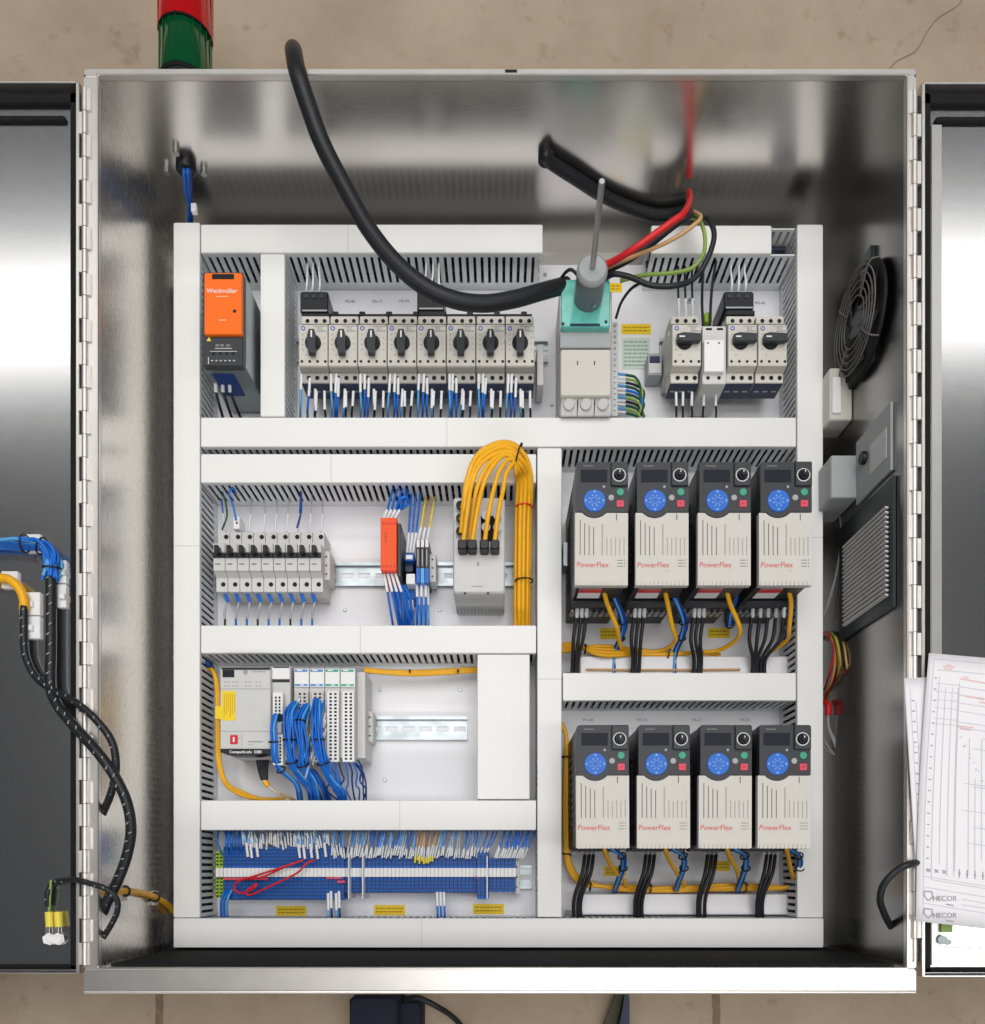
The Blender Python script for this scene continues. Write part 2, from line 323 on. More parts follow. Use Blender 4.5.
duct(260, 253.5, 285, 416.5, 'short upright wiring duct between orange power supply and manual starters', False)
duct(651, 225, 796.5, 253.5, 'top right wiring duct with cover cut short at its right end', True, cover=(651, 772), pitch=.0104)
duct(200.5, 417, 796.5, 447, 'wiring duct under the row of rotary switches and the main disconnect', True)
duct(200.5, 453.5, 536.5, 483, 'wiring duct above the nine circuit breakers', True, pitch=.0093)
duct(537, 447.5, 562, 917.5, 'middle upright wiring duct left of the motor drives', False)
duct(200.5, 625, 536.5, 653.5, 'wiring duct between circuit breakers and controller', True)
duct(477, 654, 530, 799.5, 'wide blank wiring duct right of the empty rail', False)
duct(200.5, 800, 536.5, 830.5, 'wiring duct between controller and blue terminal blocks', True)
duct(562.5, 672.5, 796.5, 701, 'wiring duct between the two rows of motor drives', True)
# pale low troughs below each drive row
def trough(y0, y1, z, label):
    o = thing('cable_trough', label, 'trough', W(690, (y0 + y1) / 2, 0))
    B(580, y0, 789, y1, .0006, z, .002).build('channel', 'panel', o)
    B(566, y1 - 4, 796, y1 + 1, .0008, z * .5, .001).build('base_strip', 'mgrey', o)
trough(656, 676, .032, 'low pale cover strip crossed by black cables below the upper motor drives')
trough(894, 915, .03, 'low pale cover strip crossed by black cables below the lower motor drives')
# ------------------------------------------------------------------ din rails
def rail(x0, x1, yc, label, slots=True):
    a = W(x0, yc, .0075); c = W(x1, yc, .0075); y = a.y; r = MB()
    th = thing('mounting_rail', label, 'rail', ((a.x + c.x) / 2, y, 0), 'slotted metal mounting rails')
    r.box(a.x, y - .0175, .0063, c.x, y - .0130, .0075); r.box(a.x, y + .0130, .0063, c.x, y + .0175, .0075)
    r.box(a.x, y - .0135, .001, c.x, y - .0125, .0063); r.box(a.x, y + .0125, .001, c.x, y + .0135, .0063)
    r.box(a.x, y - .0125, .0005, c.x, y - .004, .0016); r.box(a.x, y + .003, .0005, c.x, y + .0125, .0016)
    n = int((c.x - a.x) / .0255)
    for k in range(n + 1):
        u = a.x + k * .0255; r.box(u, y - .004, .0005, min(u + .008, c.x), y + .003, .0016)
    r.build('rail_profile', 'zinc', th)
    return th
rail(215, 532, 574, 'metal mounting rail passing behind circuit breakers and grey cable box')
rail(225, 467, 728, 'metal mounting rail sticking out right of the controller modules')
rail(205, 532, 877, 'metal mounting rail under the blue terminal blocks')
rail(204, 255, 340, 'metal mounting rail behind the orange power supply')
rail(296, 548, 350, 'metal mounting rail behind the eight rotary switches'); rail(660, 792, 350, 'metal mounting rail behind the three sideways rotary switches')
# ------------------------------------------------------------------ manual motor starters
def starter(px, sideways=False, label='', top=False):
    """front face 29.6 px wide at z=.09 starting at px"""
    zf_ = .090; g = 'manual motor starters in the long left row' if not sideways else 'manual motor starters in the short right row'
    a = W(px, 344, zf_); w = S(29.4, zf_); xc = a.x + w / 2
    o = thing('motor_starter', label, 'motor starter', (xc, a.y, .008), g)
    def Y(py, z=zf_): return W(0, py, z).y
    def R(x, z=zf_): return a.x + S(x, z)
    zs = .076; Yl = Y(383, zs)
    bd = MB(); bd.box(a.x + .0006, Yl + .0002, .042, a.x + w - .0006, Y(318, .07), .062, .001)
    bd.box(a.x + .0010, Yl + .025, .008, a.x + w - .0010, Y(320, .07), .042)
    bd.box(a.x + .0004, Y(366), .06, a.x + w - .0004, Y(324.5), zf_, .0012)
    bd.box(a.x + .0008, Y(324, .078), .06, a.x + w - .0008, Y(316, .078), .078, .001)
    bd.build('housing', 'beige', o)
    lw = MB(); ys = Y(373, zs)
    lw.hexa([(a.x + .0006, ys, .06), (a.x + w - .0006, ys, .06), (a.x + w - .0006, Y(366), .06), (a.x + .0006, Y(366), .06)],
            [(a.x + .0006, ys, .074), (a.x + w - .0006, ys, .074), (a.x + w - .0006, Y(366), .086), (a.x + .0006, Y(366), .086)])
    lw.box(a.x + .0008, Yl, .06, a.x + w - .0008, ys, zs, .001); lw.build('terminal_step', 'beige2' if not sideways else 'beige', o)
    MB().box(a.x + .001, Yl - .0012, .040, a.x + w - .001, Yl + .004, .0745, .0005).build('terminal_cover', 'navy', o)
    s2 = MB()
    for k in range(3): s2.box(R(3 + 9 * k), Yl - .0015, .056, R(8 + 9 * k), Yl - .0012, .059)
    s2.build('cover_marking', 'mgrey', o)
    hl = MB()
    for k in range(3): hl.cyl((R(8 + 8.6 * k), Y(378, zs), zs), (R(8 + 8.6 * k), Y(378, zs), zs + .0004), S(2.1), n=12)
    for k in range(3): hl.cyl((R(7 + 8.6 * k), Y(321, .078), .0780), (R(7 + 8.6 * k), Y(321, .078), .0784), S(1.9), n=12)
    for k in range(4): hl.cyl((R(3.5 + 7.8 * k), Y(361.5), zf_), (R(3.5 + 7.8 * k), Y(361.5), zf_ + .0004), S(1.3), n=10)
    hl.build('screw_hole', 'hole', o)
    pr = MB()
    pr.box(R(15), Y(326), zf_, R(28), Y(326.7), zf_ + .0002); pr.box(R(18), Y(330.5), zf_, R(28), Y(331.6), zf_ + .0002)
    for k in range(4): pr.box(R(3.4), Y(334 + 5 * k), zf_, R(5), Y(335.2 + 5 * k), zf_ + .0002)
    for k in range(3): pr.box(R(25.5), Y(337 + 6 * k), zf_, R(26.6), Y(338.4 + 6 * k), zf_ + .0002)
    pr.box(R(7), Y(354.5), zf_, R(9), Y(355.5), zf_ + .0002); pr.text('8.2', (R(21.5), Y(328.5), zf_ + .0002), S(3.6))
    pr.build('scale_print', 'ink', o)
    MB().torus((R(4.6), Y(328.3), zf_ + .0002), (0, 0, 1), S(1.7), S(.45), n=14).build('round_mark', 'bluek', o)
    kx, ky = R(14.8), Y(343.5)
    if sideways: kx, ky = R(12.5), Y(342)
    MB().cyl((kx, ky, zf_), (kx, ky, zf_ + .004), S(7.3), n=28, bev=.0008).build('dial', 'black', o)
    lv = MB(); r = S(7.2)
    pts = [(-.33, 1.15), (.33, 1.15), (.55, .4), (.5, -.6), (.42, -1.85), (-.42, -1.85), (-.5, -.6), (-.55, .4)]
    if sideways: pts = [(-y, x) for x, y in pts]
    lv.prism([(kx + r * x, ky + r * y) for x, y in (pts if not sideways else pts)], zf_ + .004, zf_ + .012)
    kn = lv.build('knob', 'dgrey', o)
    wl = MB()
    if sideways: wl.box(kx - r * .9, ky - r * .08, zf_ + .012, kx - r * .2, ky + r * .08, zf_ + .0124)
    else: wl.box(kx - r * .10, ky + r * .1, zf_ + .012, kx + r * .10, ky + r * .95, zf_ + .0124)
    wl.build('pointer', 'white', kn)
    return o
s0 = starter(298.5, label='leftmost of the eight manual starters with upright black knobs')
ords = ['second', 'third', 'fourth', 'fifth', 'sixth', 'seventh']
for i in range(1, 8):
    lb = ('%s of the eight manual starters, counted from the left' % ords[i - 1]) if i < 7 else 'rightmost of the eight manual starters with upright black knobs'
    copy_tree(s0, s0.location + Vector((S(29.55, .09) * i, 0, 0)), lb)
B(535.2, 330, 541, 362, .008, .055, .001, zr=.09).build
solo('rail_end_clamp', B(537, 344, 543.5, 385, .008, .05, .001), 'lgrey', 'small grey end clamp right of the long starter row', 'clamp', 'rail end clamps')
p = starter(672, True, 'manual starter with sideways black knob, leftmost in the short right row')
copy_tree(p, p.location + Vector((W(728, 0, .09).x - W(672, 0, .09).x, 0, 0)), 'manual starter with sideways knob below the black auxiliary block')
copy_tree(p, p.location + Vector((W(758, 0, .09).x - W(672, 0, .09).x, 0, 0)), 'manual starter with sideways knob beside the right wiring duct')
# bridging terminal between right starters
o = thing('fuse_terminal', 'narrow light grey two pole fuse block between sideways starters', 'fuse block', W(714, 350, .008))
B(702.5, 326, 726, 384, .008, .088, .001).build('housing', 'lgrey', o); B(704, 340, 724, 372, .088, .096, .001, zr=.095).build('front_cover', 'white', o)
q = MB()
for k in range(2):
    pbox(q, 706 + 11 * k, 328, 712 + 11 * k, 330, .088, .0884); c = W(708 + 11 * k, 343, .096); q.cyl(c, c + Vector((0, 0, .0003)), .0012)
    c = W(708 + 11 * k, 378, .088); q.cyl(c, c + Vector((0, 0, .0004)), .0025)
q.build('front_holes', 'hole', o)
q = B(703, 385, 709, 392, .02, .06, .001); pbox(q, 712, 385, 718, 392, .02, .06, .001); q.build('terminal_tip', 'navy', o)
solo('rail_end_clamp', B(666.5, 338, 672, 372, .008, .05, .001, zr=.05), 'lgrey', 'small grey end clamp left of the sideways starters', 'clamp', 'rail end clamps')
q = MB()
# auxiliary black blocks
def aux(x0, y0, x1, y1, label):
    o = thing('auxiliary_block', label, 'contact block', W((x0 + x1) / 2, (y0 + y1) / 2, .008), 'black plug in blocks above the starters')
    B(x0, y0, x1, y1, .008, .070, .002).build('housing', 'black', o)
    B(x0 + 2, y1 + 1, x1 + 1, y1 + 6, .03, .068, .001).build('foot', 'black', o)
    B(x0 + 2, y1 - 2.3, x1 - 1, y1 - .8, .070, .0704).build('light_stripe', 'mgrey', o)
    q = MB()
    for k in range(3): pbox(q, x0 + 4 + k * (x1 - x0 - 8) / 2.6, y0 + 3, x0 + 8 + k * (x1 - x0 - 8) / 2.6, y0 + 7, .070, .0712, .0004)
    q.build('contact_port', 'dgrey', o)
aux(300, 291, 328, 312, 'black auxiliary block above the leftmost manual starter'); aux(417, 284, 444, 310, 'black auxiliary block half hidden by the looping black cable'); aux(724, 291, 754, 309, 'black auxiliary block above the sideways starters')
for k, (x, g) in enumerate([(306, 0), (312, 0), (319, 0), (424, 0), (431, 0), (438, 0), (731, 1), (738, 1), (745, 1)]):
    wire('control_wire', [(x, 293, .066), (x + 1, 282, .074), (x + random.uniform(-1, 3), 268, .06), (x + 2, 250, .03)], .0014, 'sleeve', 'white marked wire rising from a black auxiliary block into the duct', 'wire', 'white wires on the auxiliary blocks')
bb = MB()
for k in range(8): pbox(bb, 332 + k * 27, 311, 338 + k * 27, 316, .02, .06, .001)
pbox(bb, 305, 314, 532, 317, .02, .058); solo('comb_busbar', bb, 'black', 'black comb busbar feeding the tops of the eight upright starters', 'busbar')
def sleeved(x, y0, x1, y1, z, m, label, group, ymid=None, r=.0016, zend=.035):
    """white marker at the device end, coloured wire into the duct"""
    o = thing('control_wire', label, 'wire', W(x, y0, z), group)
    ym = ymid if ymid else y0 + (y1 - y0) * .55; xm = x + (x1 - x) * .5
    MB().tube([W(x, y0, z), W(xm, ym, z * .92)], r * 1.25, 6).build('marker_sleeve', 'sleeve', o)
    MB().tube([W(xm, ym - 1, z * .92), W((xm + x1) / 2 + random.uniform(-.8, .8), (ym + y1) / 2, z * .8), W(x1, y1, zend)], r, 6, 4).build('insulation', m, o)
for i in range(8):
    bx_ = 299 + 29.4 * i
    for k, (dx, m, y0) in enumerate([(3, 'wblue2', 374), (7.5, 'wblue', 374), (11, 'wblue', 378), (16, 'wblue2', 389), (17.5, 'rubber', 391), (25, 'rubber', 391)]):
        if i == 0 and k in (1,): continue
        xx = bx_ + dx + random.uniform(-.7, .7)
        sleeved(xx, y0, xx - 1 + random.uniform(-1.5, 1.5), 421, .078 if y0 < 385 else .066, m, 'white sleeved wire dropping from the eight upright starters into the duct', 'sleeved wires under the long starter row', ymid=y0 + 17 + random.uniform(-2, 3))
for i, x in enumerate([676, 683, 692, 704, 716]):
    sleeved(x, 392 if i < 3 else 388, x + random.uniform(-1, 2), 421, .062, 'rubber', 'white sleeved wire under the sideways starters', 'sleeved wires under the short starter row', ymid=406)
for i, x in enumerate([679, 686, 693]):
    o = thing('control_wire', 'black wire with white sleeve entering the top of the sideways starter', 'wire', W(x, 300, .05), 'wires above the sideways starters')
    MB().tube([W(x, 319, .06), W(x - .5, 299, .06)], .002, 6).build('marker_sleeve', 'sleeve', o); MB().tube([W(x - .5, 300, .06), W(x - 1, 285, .055), W(x - 1, 258, .045), W(x, 248, .03)], .0018, 6).build('insulation', 'rubber', o)
wire('power_wire', [(703, 325, .08), (702, 300, .08), (703, 275, .075), (704, 262, .06), (704, 246, .03)], .002, 'rubber', 'black wire running up left of the fuse block top', 'wire', 'fuse block wires')
wire('power_wire', [(710, 325, .08), (711, 300, .08), (713, 280, .075), (716, 262, .06), (717, 246, .03)], .002, 'rubber', 'black wire running up right of the fuse block top', 'wire', 'fuse block wires')
solo('wire_label', B(705, 312, 712, 322, .06, .072, .001), 'limet', 'small green yellow terminal on top of the fuse block', 'terminal')
# ------------------------------------------------------------------ power supply
o = thing('power_supply', 'orange and black power supply in the top left corner', 'power supply', W(222, 320, .008))
B(203, 278, 246, 366, .008, .118, .001, zr=.118).build('metal_case', 'zinc', o)
B(202.5, 272, 243, 366, .118, .128, .0015).build('front_frame', 'dgrey', o)
B(204, 272.5, 242, 334.5, .128, .133, .0015).build('orange_front', 'orange', o)
q = MB(); pbox(q, 212, 274, 234, 279, .133, .1334)
c = W(234.5, 311, .1334); q.cyl(c - Vector((0, 0, .0005)), c, .0022, n=12)
for k in range(4): q.cyl(W(214 + 6.5 * k, 354, .128), W(214 + 6.5 * k, 354, .1284), .0022, n=10)
q.build('front_opening', 'hole', o)
q = MB(); q.text('Weidmüller', W(222, 291, .1331), .0085)
q.build('maker_name', 'white', o)
q = MB(); pbox(q, 216, 296, 228, 296.8, .133, .1332); pbox(q, 219, 319.5, 226, 320.5, .133, .1332); q.build('fine_print', mat('faded print', (.9, .5, .3), .5), o)
q = MB(); pbox(q, 215, 348, 232, 348.7, .128, .1283); pbox(q, 210, 351, 237, 351.6, .128, .1283); pbox(q, 208, 357, 208.8, 364, .128, .1283)
for k in range(6): pbox(q, 211 + k * 4.4, 360, 213 + k * 4.4, 361, .128, .1283)
q.text('DC OK   24V', W(223, 345.5, .1282), .0035); q.build('lower_print', 'lgrey', o)
q = MB(); c = W(209, 339, .128); q.prism([(c.x - .003, c.y - .003), (c.x + .003, c.y - .003), (c.x, c.y + .003)], .128, .1284); q.build('warning_triangle', 'wyel', o)
q = B(212, 369, 234, 375, .05, .100, .001, zr=.1); q.build('terminal_plug', 'wdblue', o)
for k in range(3):
    x = 215 + 7 * k
    q = thing('power_wire', 'black wire with white sleeve leaving the orange power supply', 'wire', W(x, 395, .05), 'power supply wires')
    MB().tube([W(x, 373, .085), W(x + 1, 392, .07)], .0026, 6).build('marker_sleeve', 'sleeve', q)
    MB().tube([W(x + 1, 391, .07), W(x + 4 + k, 404, .06), W(x + 9 + k * 2, 421, .03)], .002, 6).build('insulation', 'rubber', q)
# ------------------------------------------------------------------ main disconnect
o = thing('disconnect_switch', 'tall beige main disconnect with teal cover and grey shaft coupling', 'switch', W(585, 350, .0))
B(559.5, 290, 612, 414, .0, .080, .002, zr=.08).build('base', 'lgrey', o)
B(560, 331, 611, 348, .08, .094, .001, zr=.094).build('recess_step', 'mgrey', o)
q = MB(); z = .102; a, c = W(560.5, 396, z), W(611, 349, z); q.box(a.x, a.y, .08, c.x, c.y, z, .002); q.build('front_cover', 'beige', o)
for k in range(3):
    q = MB(); a, c = W(561 + 16.9 * k, 414, .088), W(577 + 16.9 * k, 397, .088)
    q.hexa([(a.x, a.y, .08), (c.x, a.y, .08), (c.x, c.y, .08), (a.x, c.y, .08)], [(a.x, a.y, .084), (c.x, a.y, .084), (c.x - .001, c.y, .098), (a.x + .001, c.y, .098)])
    q.cyl(W(569 + 16.9 * k, 404, .08), W(569 + 16.9 * k, 404, .094), .0085, n=20, bev=.002); q.build('terminal_shroud', 'lgrey', o)
q = MB(); pbox(q, 577, 361, 578, 365, z, z + .0004); pbox(q, 594, 361, 595, 365, z, z + .0004); q.build('front_slot', 'hole', o)
B(561, 279, 610, 327, .08, .105, .002, zr=.105).build('teal_cover', 'teal', o)
q = MB()
for (x, y) in ((563, 324), (606, 322), (605, 281)): c = W(x, y, .105); q.cyl(c, c + Vector((0, 0, .001)), .002)
pbox(q, 570, 323.5, 600, 326, .105, .1055); q.build('cover_screw', 'navy', o)
c0 = W(588, 298, .1055); q = MB(); q.cyl(c0, c0 + Vector((0, 0, .048)), .0195, n=32); q.build('coupling', 'shaft', o)
top = c0 + Vector((0, 0, .048)); MB().cyl(top, top + Vector((0, 0, .008)), .0205, .0200, n=32, bev=.003).build('coupling_cap', 'mgrey', o)
q = MB(); q.cyl(c0 + Vector((.006, -.018, .014)), c0 + Vector((.007, -.0212, .014)), .003, n=10); q.build('set_screw', 'screw', o)
MB().cyl(top + Vector((0, 0, .006)), (W(602, 181, .294)), .0037, n=14, bev=.0006).build('operating_rod', 'rod', o)
# ------------------------------------------------------------------ ground bar and green wires
o = thing('ground_bar', 'upright grey terminal bar beside the main disconnect', 'terminal bar', W(616, 380, 0))
B(611.5, 322, 618, 416, .0, .03, .001, zr=.03).build('bar', 'lgrey', o)
q = MB()
for k in range(16): c = W(615, 326 + k * 5.6, .03); q.cyl(c, c + Vector((0, 0, .002)), .0017, n=8)
q.build('screw', 'zinc', o)
for k in range(11):
    y = 374 + k * 3.8; m = ['wgreen', 'gy', 'rubber', 'wgreen', 'wblue', 'wgreen', 'gy', 'rubber', 'wgreen', 'gy', 'wgreen'][k]
    o = thing('ground_wire', 'green earth wire curving from the upright terminal bar into the duct', 'wire', W(617, y, .03), 'green wires on the upright terminal bar')
    MB().tube([W(618, y, .022), W(627, y + 1, .03)], .0019, 6).build('marker_sleeve', 'sleeve' if k % 3 else 'wblue2', o)
    MB().tube([W(626, y + 1, .03), W(636, y + 4, .035), W(641 + (k % 3) * 1.5, max(y + 12, 392 + k), .04), W(638 - k * .6, 421, .03)], .0019, 6).build('insulation', m, o)
# top right fixtures
o = thing('relay_module', 'small grey and navy relay module below the pale green label', 'relay', W(655, 365, 0)); B(648, 353, 662, 375, 0, .03, .001).build('housing', 'mgrey', o); B(650, 356, 660, 362, .03, .032, .0005).build('window', 'navy', o); B(649, 363, 661, 373, .03, .0315, .0005).build('lower_label', 'lgrey', o)
def sticker(x0, y0, x1, y1, label, m='yell', m2='yeld', z=.0008, n=2):
    o = thing('warning_label', label, 'label', W((x0 + x1) / 2, (y0 + y1) / 2, 0), 'stickers on the white panel')
    B(x0, y0, x1, y1, .0001, z).build('sticker', m, o)
    q = MB(); h = (y1 - y0) / (n + 1)
    for k in range(n):
        x = x0 + 2
        while x < x1 - 2.5:
            w = random.uniform(1.5, 4.5); pbox(q, x, y0 + h * (k + .8), min(x + w, x1 - 2), y0 + h * (k + 1.2), z, z + .0002); x += w + .8
    q.build('lettering', m2, o)
sticker(621.5, 324, 651, 334, 'yellow warning label right of the main disconnect'); sticker(609, 283, 622, 292, 'small yellow label near the disconnect coupling')
sticker(622, 338, 650, 369, 'pale green printed label under the yellow label', 'pgreen', 'ink', n=7)
sticker(276, 906, 306, 916, 'yellow label under left part of blue terminal blocks'); sticker(374, 905, 405, 915, 'yellow label under the middle of the blue terminal blocks'); sticker(473, 904, 504, 914, 'yellow label under right end of blue terminal blocks')
sticker(600, 628, 624, 639, 'yellow label below the first drive of the upper row'); sticker(708, 628, 730, 638, 'yellow label below the third drive of the upper row')
sticker(706, 861, 730, 871, 'yellow label below the third drive of the lower row'); sticker(604, 866, 626, 876, 'yellow label below the first drive of the lower row')
cap = MB()
for (x, y) in ((350, 301.5), (377, 301.5), (404, 301), (470, 301), (690, 303), (760, 303), (588, 720), (642, 720), (697, 720), (745, 720)): cap.text('MS-%d' % (x % 90), W(x, y, .0004), .006)
cap.build('panel_caption', 'ink', mp)
# ------------------------------------------------------------------ circuit breakers
zc = .070
a0 = W(213, 0, zc).x; pw_ = S(12.05, zc)
cb = thing('circuit_breaker', '', 'circuit breaker', (a0 + pw_ / 2, W(0, 565, zc).y, .008), 'nine white circuit breakers')
def Yb(py, z=zc): return W(0, py, z).y
q = MB(); q.box(a0 + .0003, Yb(592, .058), .008, a0 + pw_ - .0003, Yb(532, .05), .050, .0006); q.box(a0 + .0003, Yb(571), .05, a0 + pw_ - .0003, Yb(543), zc, .001)
q.box(a0 + .0003, Yb(592, .058), .05, a0 + pw_ - .0003, Yb(578, .058), .058, .0006)
q.build('housing', 'lgrey', cb)
q = MB(); q.hexa([(a0 + .0003, Yb(578, .058), .05), (a0 + pw_ - .0003, Yb(578, .058), .05), (a0 + pw_ - .0003, Yb(571), .05), (a0 + .0003, Yb(571), .05)], [(a0 + .0003, Yb(578, .058), .0575), (a0 + pw_ - .0003, Yb(578, .058), .0575), (a0 + pw_ - .0003, Yb(571), zc - .003), (a0 + .0003, Yb(571), zc - .003)]); q.build('lower_slope', 'lgrey', cb)
q = MB(); q.box(a0 + S(.2), Yb(558), zc, a0 + pw_ - S(.2), Yb(553), zc + .003, .0005); q.box(a0 + S(4), Yb(556), zc + .002, a0 + S(8), Yb(548.5), zc + .014, .0008); q.build('toggle', 'black', cb)
q = MB(); q.cyl((a0 + S(8), Yb(537, .05), .05), (a0 + S(8), Yb(537, .05), .0504), S(2.2), n=12); q.build('screw_hole', 'hole', cb); q = MB(); q.cyl((a0 + S(7), Yb(584.5, .058), .058), (a0 + S(7), Yb(584.5, .058), .0584), S(2.2), n=12); q.build('screw_hole', 'hole', cb)
q = MB(); q.box(a0 + S(2), Yb(564.5), zc, a0 + S(7), Yb(563.6), zc + .0002); q.box(a0 + S(1.5), Yb(541.8), .05, a0 + S(4), Yb(541), .0502); q.box(a0 + S(5.5), Yb(541.8), .05, a0 + S(9), Yb(541), .0502); q.build('rating_print', 'inkblk', cb)
cb['label'] = 'leftmost of the nine white circuit breakers'
ords2 = ['second', 'third', 'fourth', 'middle', 'sixth', 'seventh', 'eighth']
for i in range(1, 9): copy_tree(cb, cb.location + Vector((pw_ * i, 0, 0)), ('%s of the nine white circuit breakers, counted from the left' % ords2[i - 1]) if i < 8 else 'rightmost of the nine white circuit breakers beside the end clamp')
def clamp(x0, y0, x1, y1, z, label):
    o = thing('rail_end_clamp', label, 'clamp', W((x0 + x1) / 2, (y0 + y1) / 2, .008), 'rail end clamps'); B(x0, y0, x1, y1, .008, z, .001).build('body', 'lgrey', o)
    q = MB()
    for k in range(3): c = W((x0 + x1) / 2, y0 + (y1 - y0) * (.2 + .3 * k), z); q.cyl(c, c + Vector((0, 0, .0004)), .0013, n=8)
    q.build('screw_hole', 'hole', o)
clamp(322.5, 551, 330, 580, .045, 'light grey end clamp right of the circuit breakers'); clamp(429, 554, 436, 582, .04, 'light grey end clamp right of the small blue terminals'); clamp(366.5, 711, 373, 742, .035, 'light grey end clamp right of the controller modules'); clamp(513.5, 860, 520, 894, .035, 'light grey end clamp at the right end of the blue terminal blocks')
for i in range(9):
    x = 226 + 10.9 * i
    o = thing('control_wire', 'wire with blue tip leaving the circuit breakers downward', 'wire', W(x, 600, .04), 'wires under the circuit breakers')
    MB().tube([W(x - 1, 593, .05), W(x + 2, 602, .045)], .0026, 7).build('blue_ferrule', 'wblue', o)
    MB().tube([W(x + 2, 601, .045), W(x + random.uniform(-2, 1), 612, .042), W(x - 1, 619, .04)], .0017, 6).build('marker_sleeve', 'wgrey', o)
    MB().tube([W(x - 1, 618, .04), W(x - 1, 632, .035)], .0016, 6).build('insulation', 'wblue' if i % 3 else 'rubber', o)
for i in range(9):
    x = 226 + 11.5 * i + (3 if i > 2 else 0)
    if i in (1,): continue
    sleeved(x, 532, x + (3 if i else -6), 480, .03, 'wgrey' if i not in (0, 6) else 'wblue', 'thin grey sleeved wire above the circuit breakers', 'wires above the circuit breakers', ymid=514, r=.0011, zend=.02)
wire('control_wire', [(222, 530, .04), (227, 515, .045), (224, 497, .05), (218, 485, .04)], .0014, 'wgreen', 'teal wire curving into duct above the leftmost breakers')
wire('control_wire', [(297, 528, .04), (301, 512, .045), (301, 495, .05), (299, 482, .04)], .0015, 'wdblue', 'dark blue wire curving up above the seventh breaker')
wire('control_wire', [(236, 520, .05), (233, 505, .05), (229, 494, .06), (233, 488, .06), (236, 494, .05)], .0014, 'wblue', 'short blue wire loop in front of the duct above the breakers')
o = thing('test_plug', 'small white plug hanging above the second breaker', 'plug', W(237, 522, .03)); B(233, 516, 239.5, 529, .02, .045, .001).build('body', 'white', o); c = W(237, 523, .045); MB().cyl(c, c + Vector((0, 0, .0005)), .0015).build('hole', 'hole', o)
# ------------------------------------------------------------------ orange relay etc
o = thing('safety_relay', 'narrow bright orange relay module on the rail', 'relay', W(391, 545, .008))
q = MB(); pbox(q, 381, 519, 397, 572, .008, .095, .001, zr=.09); q.build('housing', 'orange2', o)
q = MB(); a, c = W(397.5, 577, .085), W(401, 523, .085); q.box(a.x, a.y, .008, c.x, c.y, .085, .001); q.build('side_plate', 'darksteel', o)
q = MB()
for yy in (522, 565, 570):
    for k in range(4): pbox(q, 382.5 + 3.6 * k, yy, 384.5 + 3.6 * k, yy + 2.4, .095, .0954)
q.build('terminal_hole', 'red', o)
q = MB()
for k in range(4): pbox(q, 385, 533 + 2.6 * k, 386.5, 534 + 2.6 * k, .095, .0953)
q.build('status_print', 'navy', o)
def sl2(x, y, dx, dy, z, z2, m, label, group, L=12, r=.0016, up=True):
    o = thing('control_wire', label, 'wire', W(x, y, z), group); s = -1 if up else 1
    xm, ym = x + dx * .35, y + s * L
    MB().tube([W(x, y, z), W(xm, ym, z)], r * 1.3, 6).build('marker_sleeve', 'sleeve', o)
    MB().tube([W(xm, ym - s, z), W((xm + x + dx) / 2, (ym + y + s * dy) / 2, (z + z2) / 2 + .01), W(x + dx, y + s * dy, z2)], r, 6).build('insulation', m, o)
for k in range(4): sl2(383 + 3.8 * k, 519, 12 + k, 38, .085, .03, 'wblue', 'blue wire with white sleeve entering the top of the orange relay', 'wires above the orange relay', L=9)
for k in range(4): sl2(384 + 3.8 * k, 574, 10 + 2.5 * k, 58, .085, .04, 'wblue', 'blue wire with white sleeve below the orange relay', 'wires below the orange relay', L=18, up=False)
for k in range(5):
    o = wire('control_wire', [(392 + 3 * k, 585, .07), (397 + 3.5 * k, 603, .06), (402 + 2 * k, 632, .03)], .0019, 'wblue', 'loose blue wire gathered below the orange relay', 'wire', 'loose blue wires below the orange relay')
wire('blue_wire_loop', [(398, 510, .07), (400, 500, .08), (406, 497, .08), (408, 503, .07), (401, 508, .07), (410, 488, .04)], .0022, 'wblue', 'blue wire curl in front of the duct above the orange relay', 'wire')
o = thing('terminal_module', 'small blue and white terminal module right of the orange relay', 'terminal', W(409, 565, .008))
B(404.5, 553, 414, 561, .008, .06, .001).build('upper_block', 'blue', o); B(406, 555, 412.5, 559, .06, .062).build('upper_label', 'white', o); B(405, 561, 413, 572, .008, .05, .001).build('middle_block', 'navy', o); B(406, 573.5, 415, 584, .008, .065, .001).build('lower_block', 'white', o); B(406, 590, 415, 599, .008, .045, .001).build('foot_block', 'blue', o)
for k in range(3):
    x0 = 416 + 4.4 * k
    o = thing('rail_terminal', 'slim blue and black terminal block with white top label, right of the orange relay', 'terminal', W(x0 + 2, 560, .008), 'three slim terminal blocks')
    B(x0, 540, x0 + 4.1, 582, .008, .055, .0006).build('body', 'dgrey', o); B(x0 + .4, 540, x0 + 3.7, 547, .055, .058, .0005).build('top_label', 'white', o); B(x0 + .1, 568, x0 + 4, 583, .055, .066, .0006, zr=.066).build('blue_plug', 'wblue2' if k == 1 else 'bluek', o); B(x0 + 1.6, 549, x0 + 2.3, 566, .055, .0555).build('test_slot', 'lgrey', o)
    sl2(x0 + 2, 541, 8, 44, .05, .03, 'wyel' if k != 1 else 'tan', 'yellow wire with white sleeve above slim terminal blocks', 'yellow wires above slim terminal blocks', L=13)
    sl2(x0 + 1, 583, 0, 48, .055, .03, 'wblue', 'blue wire with white sleeve below slim terminal blocks', 'blue wires below slim terminal blocks', L=14, up=False)
    sl2(x0 + 3, 583, 1, 50, .045, .03, 'wblue2', 'pale blue wire below slim terminal blocks', 'pale blue wires below slim terminal blocks', L=22, up=False)
